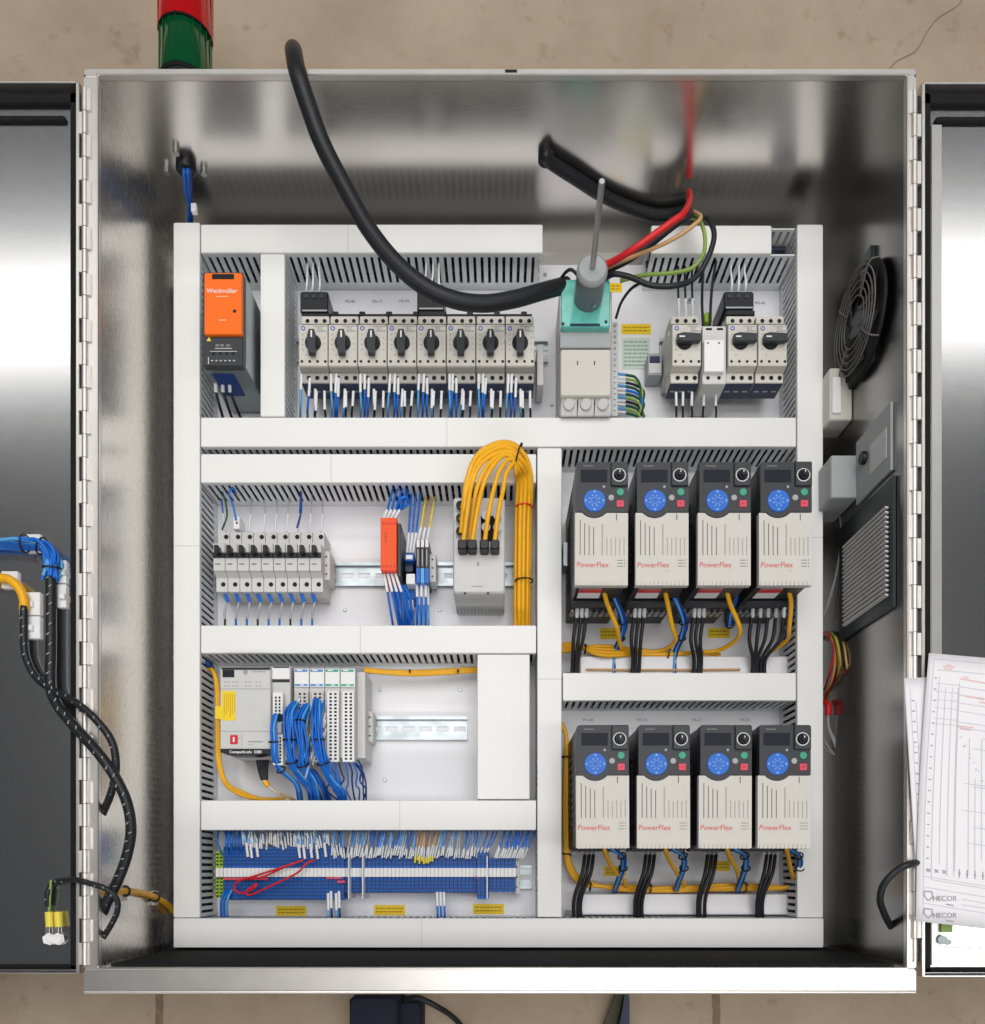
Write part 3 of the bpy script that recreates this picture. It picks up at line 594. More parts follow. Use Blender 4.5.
for k in range(3): sl2(407 + 3 * k, 553, 5 + 2 * k, 70, .05, .03, 'wblue', 'blue wire rising from the small blue terminal module', 'blue wires above terminal module', L=20)
for k in range(2): sl2(408 + 4 * k, 598, 2, 34, .04, .03, 'wblue', 'blue wire dropping from the small blue terminal module', 'blue wires below terminal module', L=12, up=False)
# ------------------------------------------------------------------ grey cable box
o = thing('interface_box', 'tall light grey interface box plugged with thick yellow cables', 'interface box', W(480, 550, 0))
B(453, 497, 505, 593, .0, .100, .003).build('housing', 'lgrey', o)
q = MB(); c0 = W(453, 593, .1); c1 = W(505, 593, .1)
for k in range(14): u = c0.x + (c1.x - c0.x) * (k + .3) / 14; q.box(u, c0.y - .0008, .012, u + .0022, c0.y, .03)
q.build('bottom_vent', 'mgrey', o)
q = MB(); pbox(q, 472, 586, 483, 586.8, .1, .1003); pbox(q, 477, 562, 479, 566, .1, .1003)
q.build('small_print', 'ink', o)
q = MB(); 
for x in (465, 488): c = W(x, 593.4, .1); q.cyl(c, c + Vector((0, 0, .0008)), .0015)
pbox(q, 481, 516, 498, 541, .1, .1015)
q.build('socket_recess', 'hole', o)
q = MB()
for x in (486, 497.5):
    for yy in (515, 527): q.cyl(W(x, yy, .1), W(x, yy, .113), .0060, n=12)
q.build('upper_socket', 'lgrey', o)
q = MB()
for yy in (505, 518, 531): q.cyl(W(460, yy, .1), W(460, yy, .112), .0055, n=12)
q.build('side_plug', 'black', o)
plugx = [463, 472.5, 484.5, 495]
for k, x in enumerate(plugx):
    q = MB(); c = W(x, 549, .1); q.box(c.x - .0062, c.y - .0085, .1, c.x + .0062, c.y + .005, .122, .002); q.cyl(W(x, 546, .116), W(x, 540, .118), .0052, .0046, n=12); q.build('cable_plug', 'black', o)
bund = [(516.5, .052), (520, .060), (524, .062), (528, .056), (518.5, .044), (523, .046), (527.5, .042), (530, .048)]
starts = [(463, 543, .118), (472, 543, .118), (484.5, 543, .118), (494.5, 543, .118), (461, 533, .112), (461, 520, .112), (462, 508, .112), (469, 540, .105)]
for k in range(8):
    sx, sy, sz = starts[k]; bx, bz = bund[[3, 2, 1, 0, 7, 6, 5, 4][k]]
    ap = 442 + [9, 13, 17, 21, 2, 0, 5, 11][k] * 1.0
    lean = [468, 479, 490, 499, 463, 464, 466, 474][k]
    wire('yellow_cable', [(sx, sy, sz), (sx + (lean - sx) * .4 + 2, sy - 30 if sy > 530 else sy - 12, sz + .008), (lean + 4, 478 + (ap - 442) * .6, .122), (lean + (15, 14, 10, 7, 15, 15, 15, 15)[k], ap + 11, .122), (505 + (0, 1, 5, 9, 0, -1, -1, 1)[k], ap, .115), (518 + (bx - 520) * .6, ap + 10, .105), (bx + 1.2, 480, .082), (bx, 520, bz + .002), (bx - .5, 560, bz), (bx - 1, 600, bz - .01), (bx - 1, 634, .03)], .0031, 'yel', 'thick yellow cable arching from the grey interface box into the tied bundle', 'cable', 'yellow cables on the grey interface box', n=10, sub=7)
def tie(cx, cy, z, rx, rz, label, m='black', ang=0.0, w=.0011):
    c = W(cx, cy, z); q = MB(); P = []
    for i in range(17):
        t = 2 * math.pi * i / 16; u = rx * math.cos(t); P.append((c.x + u * math.cos(ang), c.y + u * math.sin(ang), c.z + rz * math.sin(t)))
    q.tube(P, w, 6, 2); e = Vector(P[2]); q.tube([e, e + Vector((.002, -.003, .005))], w * .8, 5)
    return solo('cable_tie', q, m, label, 'cable tie', 'cable ties')
tie(524, 508, .058, .0125, .014, 'dark red tie at the top of the upright yellow cable bundle', 'red'); tie(524, 581, .052, .0125, .013, 'dark tie at the lower part of the upright yellow bundle', 'black')
tie(519, 453, .112, .0125, .012, 'black tie near the top of the yellow cable arch', 'black', ang=1.25)
# ------------------------------------------------------------------ controller
o = thing('logic_controller', 'grey programmable controller with yellow sticker and black bottom strip', 'controller', W(245, 710, .008))
B(220, 667, 270.5, 752, .008, .100, .0015).build('housing', 'lgrey', o)
B(221.5, 667.5, 270, 669.5, .1, .1015).build('top_strip', 'black', o); B(222.5, 670, 234, 677, .1, .1012).build('display', 'lens', o)
q = MB(); z = .1
for r_ in range(2):
    for k in range(4): x = 224 + 10.5 * k - (2 if k == 1 else 0); pbox(q, x, 681.5 + 4 * r_, x + 2, 682.5 + 4 * r_, z, z + .0002); pbox(q, x + 3, 681.6 + 4 * r_, x + 6, 682.3 + 4 * r_, z, z + .0002)
pbox(q, 248, 741, 263, 742.4, z, z + .0002); pbox(q, 248, 744, 254, 744.6, z, z + .0002); pbox(q, 239, 738, 240, 739, z, z + .0002)
for k in range(4): pbox(q, 241, 735.5 + 2.8 * k, 242.4, 736.5 + 2.8 * k, z, z + .0002)
c = W(245.5, 672.5, z); q.prism([(c.x - .003, c.y + .003), (c.x - .003, c.y - .001), (c.x, c.y - .004), (c.x + .003, c.y - .001), (c.x + .003, c.y + .003)], z, z + .0003)
q.text('Allen-Bradley', W(259, 671.5, z + .0002), .0034); q.build('front_print', 'ink', o)
q = MB(); pbox(q, 221, 688.5, 270, 689.2, z, z + .0003); pbox(q, 221, 731, 270, 731.6, z, z + .0003); q.build('panel_line', 'mgrey', o)
B(230, 735, 237.5, 744, z, z + .0015, .0004).build('red_key', 'red', o)
B(232.8, 737, 234.6, 742, z + .0015, z + .0018).build('red_key_symbol', 'white', o)
q = MB(); pts = [W(221, 749, z), W(270.5, 749, z), W(270.5, 752.5, z), W(258, 755.5, z), W(232, 755.5, z), W(221, 752.5, z)]; q.prism([(p_.x, p_.y) for p_ in reversed(pts)], .08, z + .002); q.build('bottom_strip', 'black', o)
MB().text('CompactLogix  5380', W(245.5, 752, z + .0022), .0052, bold=.0001).build('strip_lettering', 'white', o)
B(222, 691, 235.5, 720.5, z, z + .0006).build('yellow_sticker', 'yell', o); B(215, 706, 222.5, 719, .07, .1003, .0003).build('yellow_flag', 'yell', o)
q = MB()
for k in range(6): pbox(q, 224 + 2 * k, 694, 224.5 + 2 * k, 717 - (k % 3) * 3, z + .0006, z + .0008)
q.build('sticker_print', 'yeld', o)
o = thing('power_module', 'narrow grey module with white label beside the controller', 'module', W(281, 710, .008))
B(271.5, 666, 290.5, 760, .008, .09, .001).build('housing', 'lgrey', o); B(272, 668, 289.5, 679, .09, .0915).build('white_label', 'white', o); B(272.5, 679.5, 289.5, 682, .09, .0915).build('black_strip', 'black', o); B(273, 666.5, 289, 668, .09, .0912).build('upper_strip', 'black', o)
B(272.5, 692, 283, 765, .09, .102, .001, zr=.102).build('connector', 'white', o)
q = MB()
for k in range(7):
    for j in range(2): pbox(q, 275 + 3.6 * j, 696.5 + 3.3 * k, 276.8 + 3.6 * j, 698.6 + 3.3 * k, .102, .1024)
for k in range(8):
    for j in range(2): pbox(q, 276 + 3.4 * j, 737 + 3.4 * k, 277.8 + 3.4 * j, 739 + 3.4 * k, .102, .1024)
pbox(q, 276, 714, 282, 721, .102, .106); q.build('wire_entry', 'hole', o)
B(274, 722, 281.5, 733, .102, .108, .001).build('latch', 'mgrey', o)
cols = ['bluestk', 'bluestk', 'greenstk', 'greenstk']
for k in range(4):
    x0 = 294 + 15.4 * k
    o = thing('io_module', ['input module with blue label strip nearest the controller', 'second input module with blue label strip', 'output module with green label strip beside the blue labelled ones', 'output module with green label strip at the right end'][k], 'module', W(x0 + 8, 710, .008), 'four input and output modules')
    B(x0, 668, x0 + 15, 758, .008, .085, .001).build('housing', 'lgrey', o); B(x0 + .3, 669, x0 + 14.8, 687, .085, .088, .0005).build('marker_window', 'white', o)
    q = B(x0 + .8, 669.5, x0 + 13.5, 671.8, .088, .0884); pbox(q, x0 + .8, 684, x0 + 13.5, 686, .088, .0884); q.build('colour_strip', cols[k], o)
    q = MB(); pbox(q, x0 + 3, 669.8, x0 + 8, 671, .0884, .0886); pbox(q, x0 + 6, 684.5, x0 + 10, 685.5, .0884, .0886); q.build('strip_lettering', 'white', o)
    B(x0 + 2, 691, x0 + 14, 762, .085, .093, .0008, zr=.093).build('terminal_plug', 'white' if k > 1 else 'lgrey', o)
    for j in range(2):
      q = MB()
      for r_ in range(19): pbox(q, x0 + 4.6 + 4.8 * j, 693 + 3.6 * r_, x0 + 7 + 4.8 * j, 694.9 + 3.6 * r_, .093, .0934)
      q.build('wire_entry', 'hole', o)
solo('module_end_cover', B(355.8, 671, 364.8, 758, .008, .065, .001, zr=.07), 'lgrey', 'grey end cover on the right of the output modules', 'cover')
q = MB()
def bundle(pts, m, label, ns=7, spread=.0045, r=.0016, ties=(), name='wire_bundle', group='blue wire bundles'):
    P = pw(pts); o = thing(name, label, 'wire bundle', P[0], group)
    ns = int(ns * 1.5)
    for i in range(ns):
        a = 2.4 * i; rr = spread * math.sqrt(i / (ns - 1)) * 1.1; off = Vector((math.cos(a) * rr, math.sin(a) * rr * .3, math.sin(a) * rr))
        mm_ = m[i % len(m)]
        Q = [p_ + off * (1 + .5 * math.sin(i * 2.1 + j * 1.7)) + Vector((random.uniform(-.0006, .0006), 0, random.uniform(-.0006, .0006))) for j, p_ in enumerate(P)]
        MB().tube(Q, r, 7, 6).build('strand', mm_, o)
    for (j, m2) in ties:
        c = P[j]; q = MB(); d = (P[min(j + 1, len(P) - 1)] - P[max(0, j - 1)]).normalized(); q.torus(c, d, spread + r + .001, .0011, n=18); q.build('tie', m2, o)
    return o
bl = ['wblue', 'wblue', 'wblue', 'wblue2', 'wblue', 'wdblue', 'wblue']
bundle([(276, 715, .108), (273, 728, .112), (273.5, 742, .112), (275, 757, .108), (281, 770, .09), (296, 785, .07), (300, 806, .03)], bl[:6], 'blue wire bundle along the narrow module nearest the controller', 6, .0035, ties=((2, 'black'), (4, 'black')))
bundle([(296, 703, .1), (290, 715, .112), (289, 740, .115), (292, 762, .11), (300, 775, .095), (312, 790, .07), (312, 806, .03)], bl, 'blue wire bundle in front of the first blue labelled module', 9, .0055, ties=((2, 'black'), (3, 'black')))
bundle([(308, 705, .1), (301, 722, .112), (302, 745, .115), (303, 765, .108), (314, 782, .09), (318, 806, .04)], bl, 'blue wire bundle between the two blue labelled modules', 9, .0055, ties=((1, 'black'), (3, 'black')))
bundle([(318, 700, .1), (318, 715, .112), (318, 740, .115), (323, 763, .11), (332, 780, .09), (341, 792, .07), (343, 806, .04)], bl, 'thick blue wire bundle left of the green labelled modules', 11, .006, ties=((2, 'black'), (3, 'black')))
bundle([(312, 770, .08), (322, 785, .075), (328, 806, .03)], ['wblue', 'wdblue'], 'dark blue bundle entering the duct under the modules', 9, .006)
for k in range(26):
    x = random.choice([299, 305, 312, 320, 324]) + random.uniform(-2, 2); y = 697 + random.uniform(0, 55)
    sl2(x, y, -7, 26, .096, .112, random.choice(['wblue', 'wblue2', 'wgrey']), 'short sleeved wire looping from a blue labelled module into its bundle', 'short wires on the blue labelled modules', L=9, r=.0011, up=False)
for k in range(7):
    x = 330 + 5 * k
    wire('control_wire', [(x - 2, 760, .088), (x + 2, 768 + k % 3 * 3, .095), (x + 6 - k, 778 + (k * 5) % 9, .085), (x - 3 + k * 1.5, 790, .07), (346 + k * 2.5, 806, .03)], .0012, 'wblue' if k % 2 else 'wdblue', 'thin loose blue wire hanging below the green labelled modules', 'wire', 'loose blue wires below the modules')
for k in range(2): wire('control_wire', [(354, 762, .07), (362, 770 + 4 * k, .075), (366 - 3 * k, 785, .06), (366 - 2 * k, 806, .03)], .0012, 'wdblue', 'thin dark blue wire looping down beside the module end cover', 'wire', 'thin wires at the end cover')
# black connector and yellow cables around the controller
o = thing('network_plug', 'black fan shaped plug below the controller', 'plug', W(264, 770, .06))
q = MB()
for k in range(4): q.tube([W(258 + 3 * k, 760, .075), W(260 + 2 * k, 770, .072), W(263 + k, 780, .07)], .0032, 7)
q.build('boot', 'black', o); MB().tube([W(265, 781, .07), W(268, 786, .07)], .004, 8).build('yellow_collar', 'yel', o); MB().tube([W(268, 786, .07), W(280, 795, .06)], .0028, 8, r1=.0018).build('clear_lead', 'wtan', o); MB().tube([W(280, 794, .06), W(290, 798, .05), W(298, 803, .03)], .0022, 8).build('tan_lead', 'tan', o)
for k in range(2): wire('yellow_cable', [(205, 668 + 2 * k, .03), (213, 671, .05), (216.5 + k * 2, 690, .055), (217 + k * 2, 730, .055), (218 + k * 2, 762, .05), (226 + k, 785 - k * 2, .045), (244, 796 - k * 3, .04), (262, 799, .03), (285, 799, .03)], .0026, 'yel', 'yellow cable running round the left side of the controller', 'cable', 'yellow cables beside the controller')
for k in range(3): wire('yellow_cable', [(364, 669 + k, .05), (385, 671 + k, .04), (412, 671.5 + k * 1.6, .035), (440, 670.5 + k * 1.5, .035), (482, 668 + k * 1.5, .03)], .0026, 'yel', 'yellow cable lying under the duct toward the blank duct', 'cable', 'yellow cables above the empty rail')
for x in (368, 410, 458): tie(x, 671.5, .037, .0015, .0075, 'black tie on the yellow cables above the empty rail', ang=1.57)
wire('blue_wire_clump', [(203, 659, .03), (208, 664, .05), (212, 668, .03)], .004, 'wdblue', 'dark blue wire clump in the corner above the controller')
# ------------------------------------------------------------------ terminal strip
def term(x, y0, y1, z, m, name='terminal_block', label='', group='', w=3.75):
    o = thing(name, label, 'terminal block', W(x + w / 2, (y0 + y1) / 2, .008), group)
    B(x, y0, x + w, y1, .008, z, .0006).build('body', m, o)
    zt = z + .006; B(x, 868, x + w, 877, z - .001, zt, .0004).build('marker_strip', 'white', o)
    for part in (0, 1):
        q = MB(); r = y0 + 2.2
        while r < y1 - 1.6:
            if (r <= 864.5 if part == 0 else r >= 877.5): pbox(q, x + .75, r, x + w - .75, r + 1.7, z, z + .0004)
            r += 3.5
        if q.v: q.build('wire_entry', 'hole' if m == 'limet' else 'navy', o)
    return o
gl = 'slim blue terminal block with white marker in the long bottom strip'
prot = {}
def tcopy(key, x, *a):
    if key not in prot: prot[key] = (term(x, *a[:-2], label=a[-2], group=a[-1]), x); return
    o0, xx = prot[key]; copy_tree(o0, o0.location + Vector((S(x - xx, a[2]), 0, 0)), a[-2])
for k in range(2): tcopy('gy', 215.5 + 3.9 * k, 851, 898, .045, 'limet', 'green and yellow earth terminal at the left end of the blue strip', 'earth terminals')
x = 223.5; i = 0
while x < 513:
    if x < 340.8: tcopy('a', x, 847, 900, .05, 'blue', 'tall blue terminal block with white marker in the left part of the strip', 'tall blue terminal blocks')
    elif 343 < x < 476: tcopy('b', x, 854, 893, .045, 'blue', 'blue terminal block with white marker in the middle of the strip', 'middle blue terminal blocks')
    elif 476 < x < 485.5: tcopy('c', x, 850, 899, .055, 'blue', 'raised blue terminal block beside the pale partition', 'raised blue terminal blocks')
    elif x > 487: tcopy('d', x, 858, 892, .045, 'blue', 'short blue terminal block at the right end of the strip', 'right blue terminal blocks')
    x += 3.9
for x in (348, 362, 486.5):
    solo('terminal_partition', B(x, 853 if x < 400 else 856, x + 1.2, 899, .008, .062, .0003), 'sleeve', 'thin pale partition plate standing between blue terminal blocks', 'partition', 'pale partitions in the terminal strip')
for (x0, x1_, y0) in ((223, 268, 877.5), (326, 342, 876.5), (337, 345, 880.5), (476, 486, 876)): solo('jumper_bar', B(x0, y0, x1_, y0 + 2.6, .045, .0545, .0004), 'redb', {223: 'long red jumper bar under the white markers at the strip left end', 326: 'short red jumper bar near middle of the strip, upper one', 337: 'short red jumper bar near middle of the strip, lower one', 476: 'short red jumper bar beside the raised blue terminals'}[x0], 'jumper bar')
wire('red_wire_loop', [(300, 861, .062), (280, 868, .068), (255, 876, .07), (237, 882, .066), (235, 890, .064), (243, 893, .066), (254, 888, .07), (256, 884, .068), (247, 891, .066), (250, 895, .066), (275, 884, .07), (297, 873, .07), (306, 864, .068), (314, 860, .062)], .0015, 'wred', 'thin red wire looped twice over the blue terminal blocks', n=8, sub=10)
wire('red_wire_loop', [(303, 860, .062), (285, 867, .066), (262, 877, .068), (240, 880, .066)], .0014, 'wred', 'straighter thin red wire over the blue terminals')
x = 222
while x < 525:
    if 484 < x < 493: x += 3; continue
    dens = 2.2 if x > 330 else 2.4
    if x < 243: m = 'wblue'; y = random.uniform(849, 858)
    elif x < 330: m = random.choice(['wgrey', 'wgrey', 'wblue2', 'sleeve']); y = random.uniform(843, 850)
    elif x < 477: m = random.choice(['wblue', 'wblue2', 'wgrey', 'wblue2']); y = 857 + random.uniform(-2, 2)
    else: m = 'wblue'; y = 858
    if 415 < x < 433: m = 'tan'
    o = thing('control_wire', 'thin sleeved wire entering the blue terminal strip from the duct above', 'wire', W(x, y, .05), 'wires above the blue terminal strip')
    sl = random.uniform(1, 7); L_ = random.uniform(9, 13)
    if x > 477: sl += 6
    if x < 243:
        MB().tube([W(x, y, .05), W(x + random.uniform(-5, 5), 840, .06), W(x + random.uniform(-3, 3), 824, .03)], .0013, 6, 4).build('insulation', m, o)
    else:
        s_ = sl if x > 345 else random.uniform(-6, 2)
        MB().tube([W(x, y, .052), W(x + s_ * .45, y - L_, .056)], .0013, 6).build('marker_sleeve', 'sleeve', o)
        MB().tube([W(x + s_ * .45, y - L_ + 1, .056), W(x + s_, 833, .054), W(x + s_, 823, .03)], .0011, 6, 3).build('insulation', m, o)
        if 415 < x < 433: MB().tube([W(x, y + 5, .051), W(x, y - 1, .052)], .0016, 6).build('yellow_tip', 'wyel', o)
    x += dens * random.uniform(.85, 1.15)
for (x, y) in ((248, 857), (252, 858), (258, 857), (300, 858), (305, 859), (312, 858), (318, 859), (326, 857)):
    sl2(x, y, -5, 34, .055, .03, 'wblue2', 'longer white sleeved wire reaching lower into the left terminal strip', 'long sleeved wires at the left terminal strip', L=14)
for (x, m) in ((223, 'wblue'), (226, 'wblue'), (229, 'wblue2')): wire('control_wire', [(x + 3, 890, .05), (x - 1, 898, .06), (x - 2, 908, .05), (x - 1, 923, .03)], .0018, m, 'blue wire curling out of the lower left end of the strip', 'wire', 'blue wires at the lower left of the strip')
for x in (328, 331, 336, 339): sl2(x, 893 - (x % 2) * 2, 1, 30, .05, .03, 'wdblue' if x % 2 else 'wblue2', 'white sleeved wire dropping from the strip to the bottom duct near its middle', 'sleeved wires below the strip middle', L=17, up=False)
for x in (437, 440.5, 444): sl2(x, 892, 1, 30, .045, .03, 'wblue', 'white sleeved wire dropping from the strip to the bottom duct at right', 'sleeved wires below the strip right part', L=14, up=False)
# ------------------------------------------------------------------ motor drives
ZV = .172
def drive():
    o = thing('motor_drive', '', 'motor drive', (W(601.5, 0, ZV).x, W(0, 523.5, ZV).y, 0), 'eight motor drives in two rows')
    X = lambda p_, z=ZV: W(p_, 0, z).x
    Y = lambda p_, z=ZV: W(0, p_, z).y
    MB().box(X(576.3), Y(583.5), .002, X(627), Y(463), .161, .002).build('body', 'black', o)
    q = MB(); q.box(X(576), Y(584.5), .14, X(627.6), Y(511), ZV - .012); 
    # beige cover with curved top edge under the keypad dial
    c = (X(594.3), Y(501)); R_ = S(16.8, ZV); pts = [(X(575.2), Y(585)), (X(628.2), Y(585)), (X(628.2), Y(512.5))]
    a1 = math.asin((c[1] - Y(512.5)) / R_)
    n = 16; ang0, ang1 = -a1, -(math.pi - a1)
    for i in range(n + 1): t_ = ang0 + (ang1 - ang0) * i / n; pts.append((c[0] + R_ * math.cos(t_), c[1] + R_ * math.sin(t_)))
    pts.append((X(575.2), Y(512.5)))
    q2 = MB(); q2.prism(pts, .1615, ZV - .001)
    for k in range(12): q2.box(X(577 + 4.2 * k), Y(585.5), .163, X(579.6 + 4.2 * k), Y(581.5), ZV + .0004)
    q2.build('front_cover', 'drive', o)
    for k, yt in enumerate([520, 523, 525.5, 527]): MB().box(X(579.9 + 4.5 * k), Y(555), ZV - .001, X(580.65 + 4.5 * k), Y(yt), ZV - .0006).build('vent_slot', 'slotg', o)
    MB().box(X(616.2), Y(520), ZV - .001, X(616.9), Y(513.5), ZV - .0006).build('latch_mark', 'inkblk', o)
    g = MB()
    for k in range(3):
        g.box(X(617.5), Y(560.2 + 3 * k), ZV - .001, X(623), Y(559.7 + 3 * k), ZV - .0006); g.box(X(624.3), Y(560.4 + 3 * k), ZV - .001, X(624.9), Y(559.2 + 3 * k), ZV - .0006)
    g.build('side_print', 'slotg', o)
    g = MB(); g.box(X(601.8), Y(555), ZV - .001, X(603.2), Y(524), ZV - .0007)
    for k in range(5): g.box(X(606.5 + 4.3 * k), Y(555), ZV - .001, X(607.6 + 4.3 * k), Y(537 + (k % 2)), ZV - .0007)
    g.build('moulded_groove', 'beige2', o)
    MB().text('PowerFlex', (X(592.5), Y(564.8), ZV - .0009), .0095, bold=.00006, sx=1.02, shear=.15).build('cover_lettering', 'inkred', o)
    MB().text('525', (X(606), Y(570.6), ZV - .0009), .0045).build('series_number', 'pale', o)
    # keypad housing
    pts = [(X(576.5), Y(512)), (X(576.5), Y(463)), (X(577.5), Y(462)), (X(627), Y(462)), (X(627.5), Y(463)), (X(627.5), Y(512))]
    R2 = R_ - .0006; 
    hs = [(X(627.8), Y(512))]
    a1 = math.asin((c[1] - Y(512)) / R2)
    arc = [(c[0] + R2 * math.cos(-a1 - (math.pi - 2 * a1) * i / n), c[1] + R2 * math.sin(-a1 - (math.pi - 2 * a1) * i / n)) for i in range(n + 1)]
    poly = arc + [(X(576.5), Y(512)), (X(576.5), Y(463.3)), (X(578), Y(462)), (X(626.6), Y(462)), (X(627.8), Y(463.3)), (X(627.8), Y(512))]
    kp = MB().prism(list(reversed(poly)), .158, ZV + .0005).build('keypad', 'dgrey', o)
    q = MB(); q.box(X(610.5), Y(487), ZV, X(627.5), Y(462.5), ZV + .004, .0015); q.build('knob_block', 'dgrey', o)
    q = MB(); q.box(X(580.5), Y(482.5), ZV + .0005, X(607), Y(470), ZV + .0009); q.build('display', 'lens', kp)
    q = MB(); q.cyl((*c, ZV), (*c, ZV + .0018), S(11.2, ZV), n=36, bev=.0006); q.build('arrow_pad', 'bluek', kp)
    q = MB(); rr = S(11, ZV)
    for i in range(4):
        t_ = i * math.pi / 2; d = Vector((math.cos(t_), math.sin(t_))); e = Vector((-d.y, d.x)); cc = Vector(c) + d * rr * .78
        q.prism([tuple(cc + d * rr * .15), tuple(cc + e * rr * .16 - d * rr * .05), tuple(cc - e * rr * .16 - d * rr * .05)], ZV + .0018, ZV + .0021)
    for i in range(8):
        t_ = (i + .5) * math.pi / 4; d = Vector((math.cos(t_), math.sin(t_))); cc = Vector(c) + d * rr * .48; q.cyl((*cc, ZV + .0017), (*cc, ZV + .0021), rr * .07, n=8)
    q.torus((*c, ZV + .0018), (0, 0, 1), rr * .3, rr * .035, n=20, m=4); q.build('pad_symbols', 'bluekd', kp)
    q = MB(); q.cyl((X(620), Y(492.5), ZV), (X(620), Y(492.5), ZV + .0022), S(3.2), n=16, bev=.0004); q.build('start_button', 'btn', kp)
    q = MB(); q.box(X(616.2), Y(507.5), ZV, X(623.8), Y(500.6), ZV + .002, .0006); q.build('stop_button', 'redb', kp)
    q = MB(); q.cyl((X(611), Y(498), ZV), (X(611), Y(498), ZV + .0018), S(2.6), n=14, bev=.0004); q.cyl((X(603.8), Y(487), ZV), (X(603.8), Y(487), ZV + .001), S(1.1), n=10); q.build('reverse_button', 'mgrey', kp)
    q = MB(); q.box(X(618.6), Y(504.9), ZV + .002, X(621.4), Y(503.2), ZV + .0022); q.build('stop_symbol', 'red', kp)
    kc = Vector((X(618.5), Y(476.5), ZV + .004))
    kb = MB().cyl(kc, kc + Vector((0, 0, .004)), S(4.3), n=20, bev=.001).cyl(kc, kc + Vector((0, 0, .007)), S(2.6), n=16, bev=.0008).build('speed_knob', 'black', o)
    q = MB(); q.torus(kc + Vector((0, 0, .0003)), (0, 0, 1), S(5.3), S(.55), n=28, m=4); q.build('knob_scale', 'white', o)
    q = MB(); q.box(kc.x - S(.35), kc.y + S(.5), kc.z + .007, kc.x + S(.35), kc.y + S(2.3), kc.z + .0073); q.build('knob_pointer', 'white', kb)
    q = MB(); q.text('Allen-Bradley', (X(588), Y(466.2), ZV + .0007), .0024); q.build('housing_print', 'mgrey', o)
    # underside : red label, terminals
    yb = Y(583.5) - .0004
    q = MB(); q.box(X(581), yb - .0006, .118, X(604), yb, .154); q.build('danger_label', 'white', o)
    q = MB(); q.box(X(581), yb - .0009, .140, X(604), yb - .0006, .154); q.build('danger_band', 'red', o)
    q = MB(); q.box(X(577), yb - .004, .090, X(626), yb, .108, .001); q.build('terminal_cover', 'dgrey', o)
    q = MB()
    for k in range(7): q.cyl((X(580 + 6.6 * k), yb, .068), (X(580 + 6.6 * k), yb - .0045, .068), .0032, n=10); q.box(X(577.5 + 6.6 * k), yb - .003, .045, X(582.2 + 6.6 * k), yb, .058, .0006)
    q.build('terminal_screw', 'screw', o)
    # side vents
    q = MB()
    for k in range(9): q.box(X(576.3) - .0008, Y(560 - 8.5 * k), .04, X(576.3), Y(556 - 8.5 * k), .125)
    q.build('side_rib', 'dgrey', o)
    return o
d0 = drive(); d0['label'] = 'first motor drive from the left in the upper row'
XR1 = [601.5, 662, 724.3, 785.5]; XR2 = [602.5, 663.5, 725.3, 784.3]
nm = ['first', 'second', 'third', 'fourth']
locs = []
y2 = W(0, 786.5, ZV).y
for i in range(1, 4): copy_tree(d0, Vector((W(XR1[i], 0, ZV).x, d0.location.y, 0)), '%s motor drive from the left in the upper row' % nm[i])
for i in range(4): copy_tree(d0, Vector((W(XR2[i], 0, ZV).x, y2, 0)), '%s motor drive from the left in the lower row' % nm[i])
solo('rail_end_clamp', B(563, 542, 568, 566, .0, .03, .001), 'zinc', 'metal bracket left of the first upper drive', 'bracket')
for o in [q_ for q_ in bpy.data.objects if q_.parent is None and q_.get('category') in ('motor drive', 'motor starter')]: o.rotation_euler.z = random.uniform(-.004, .004)
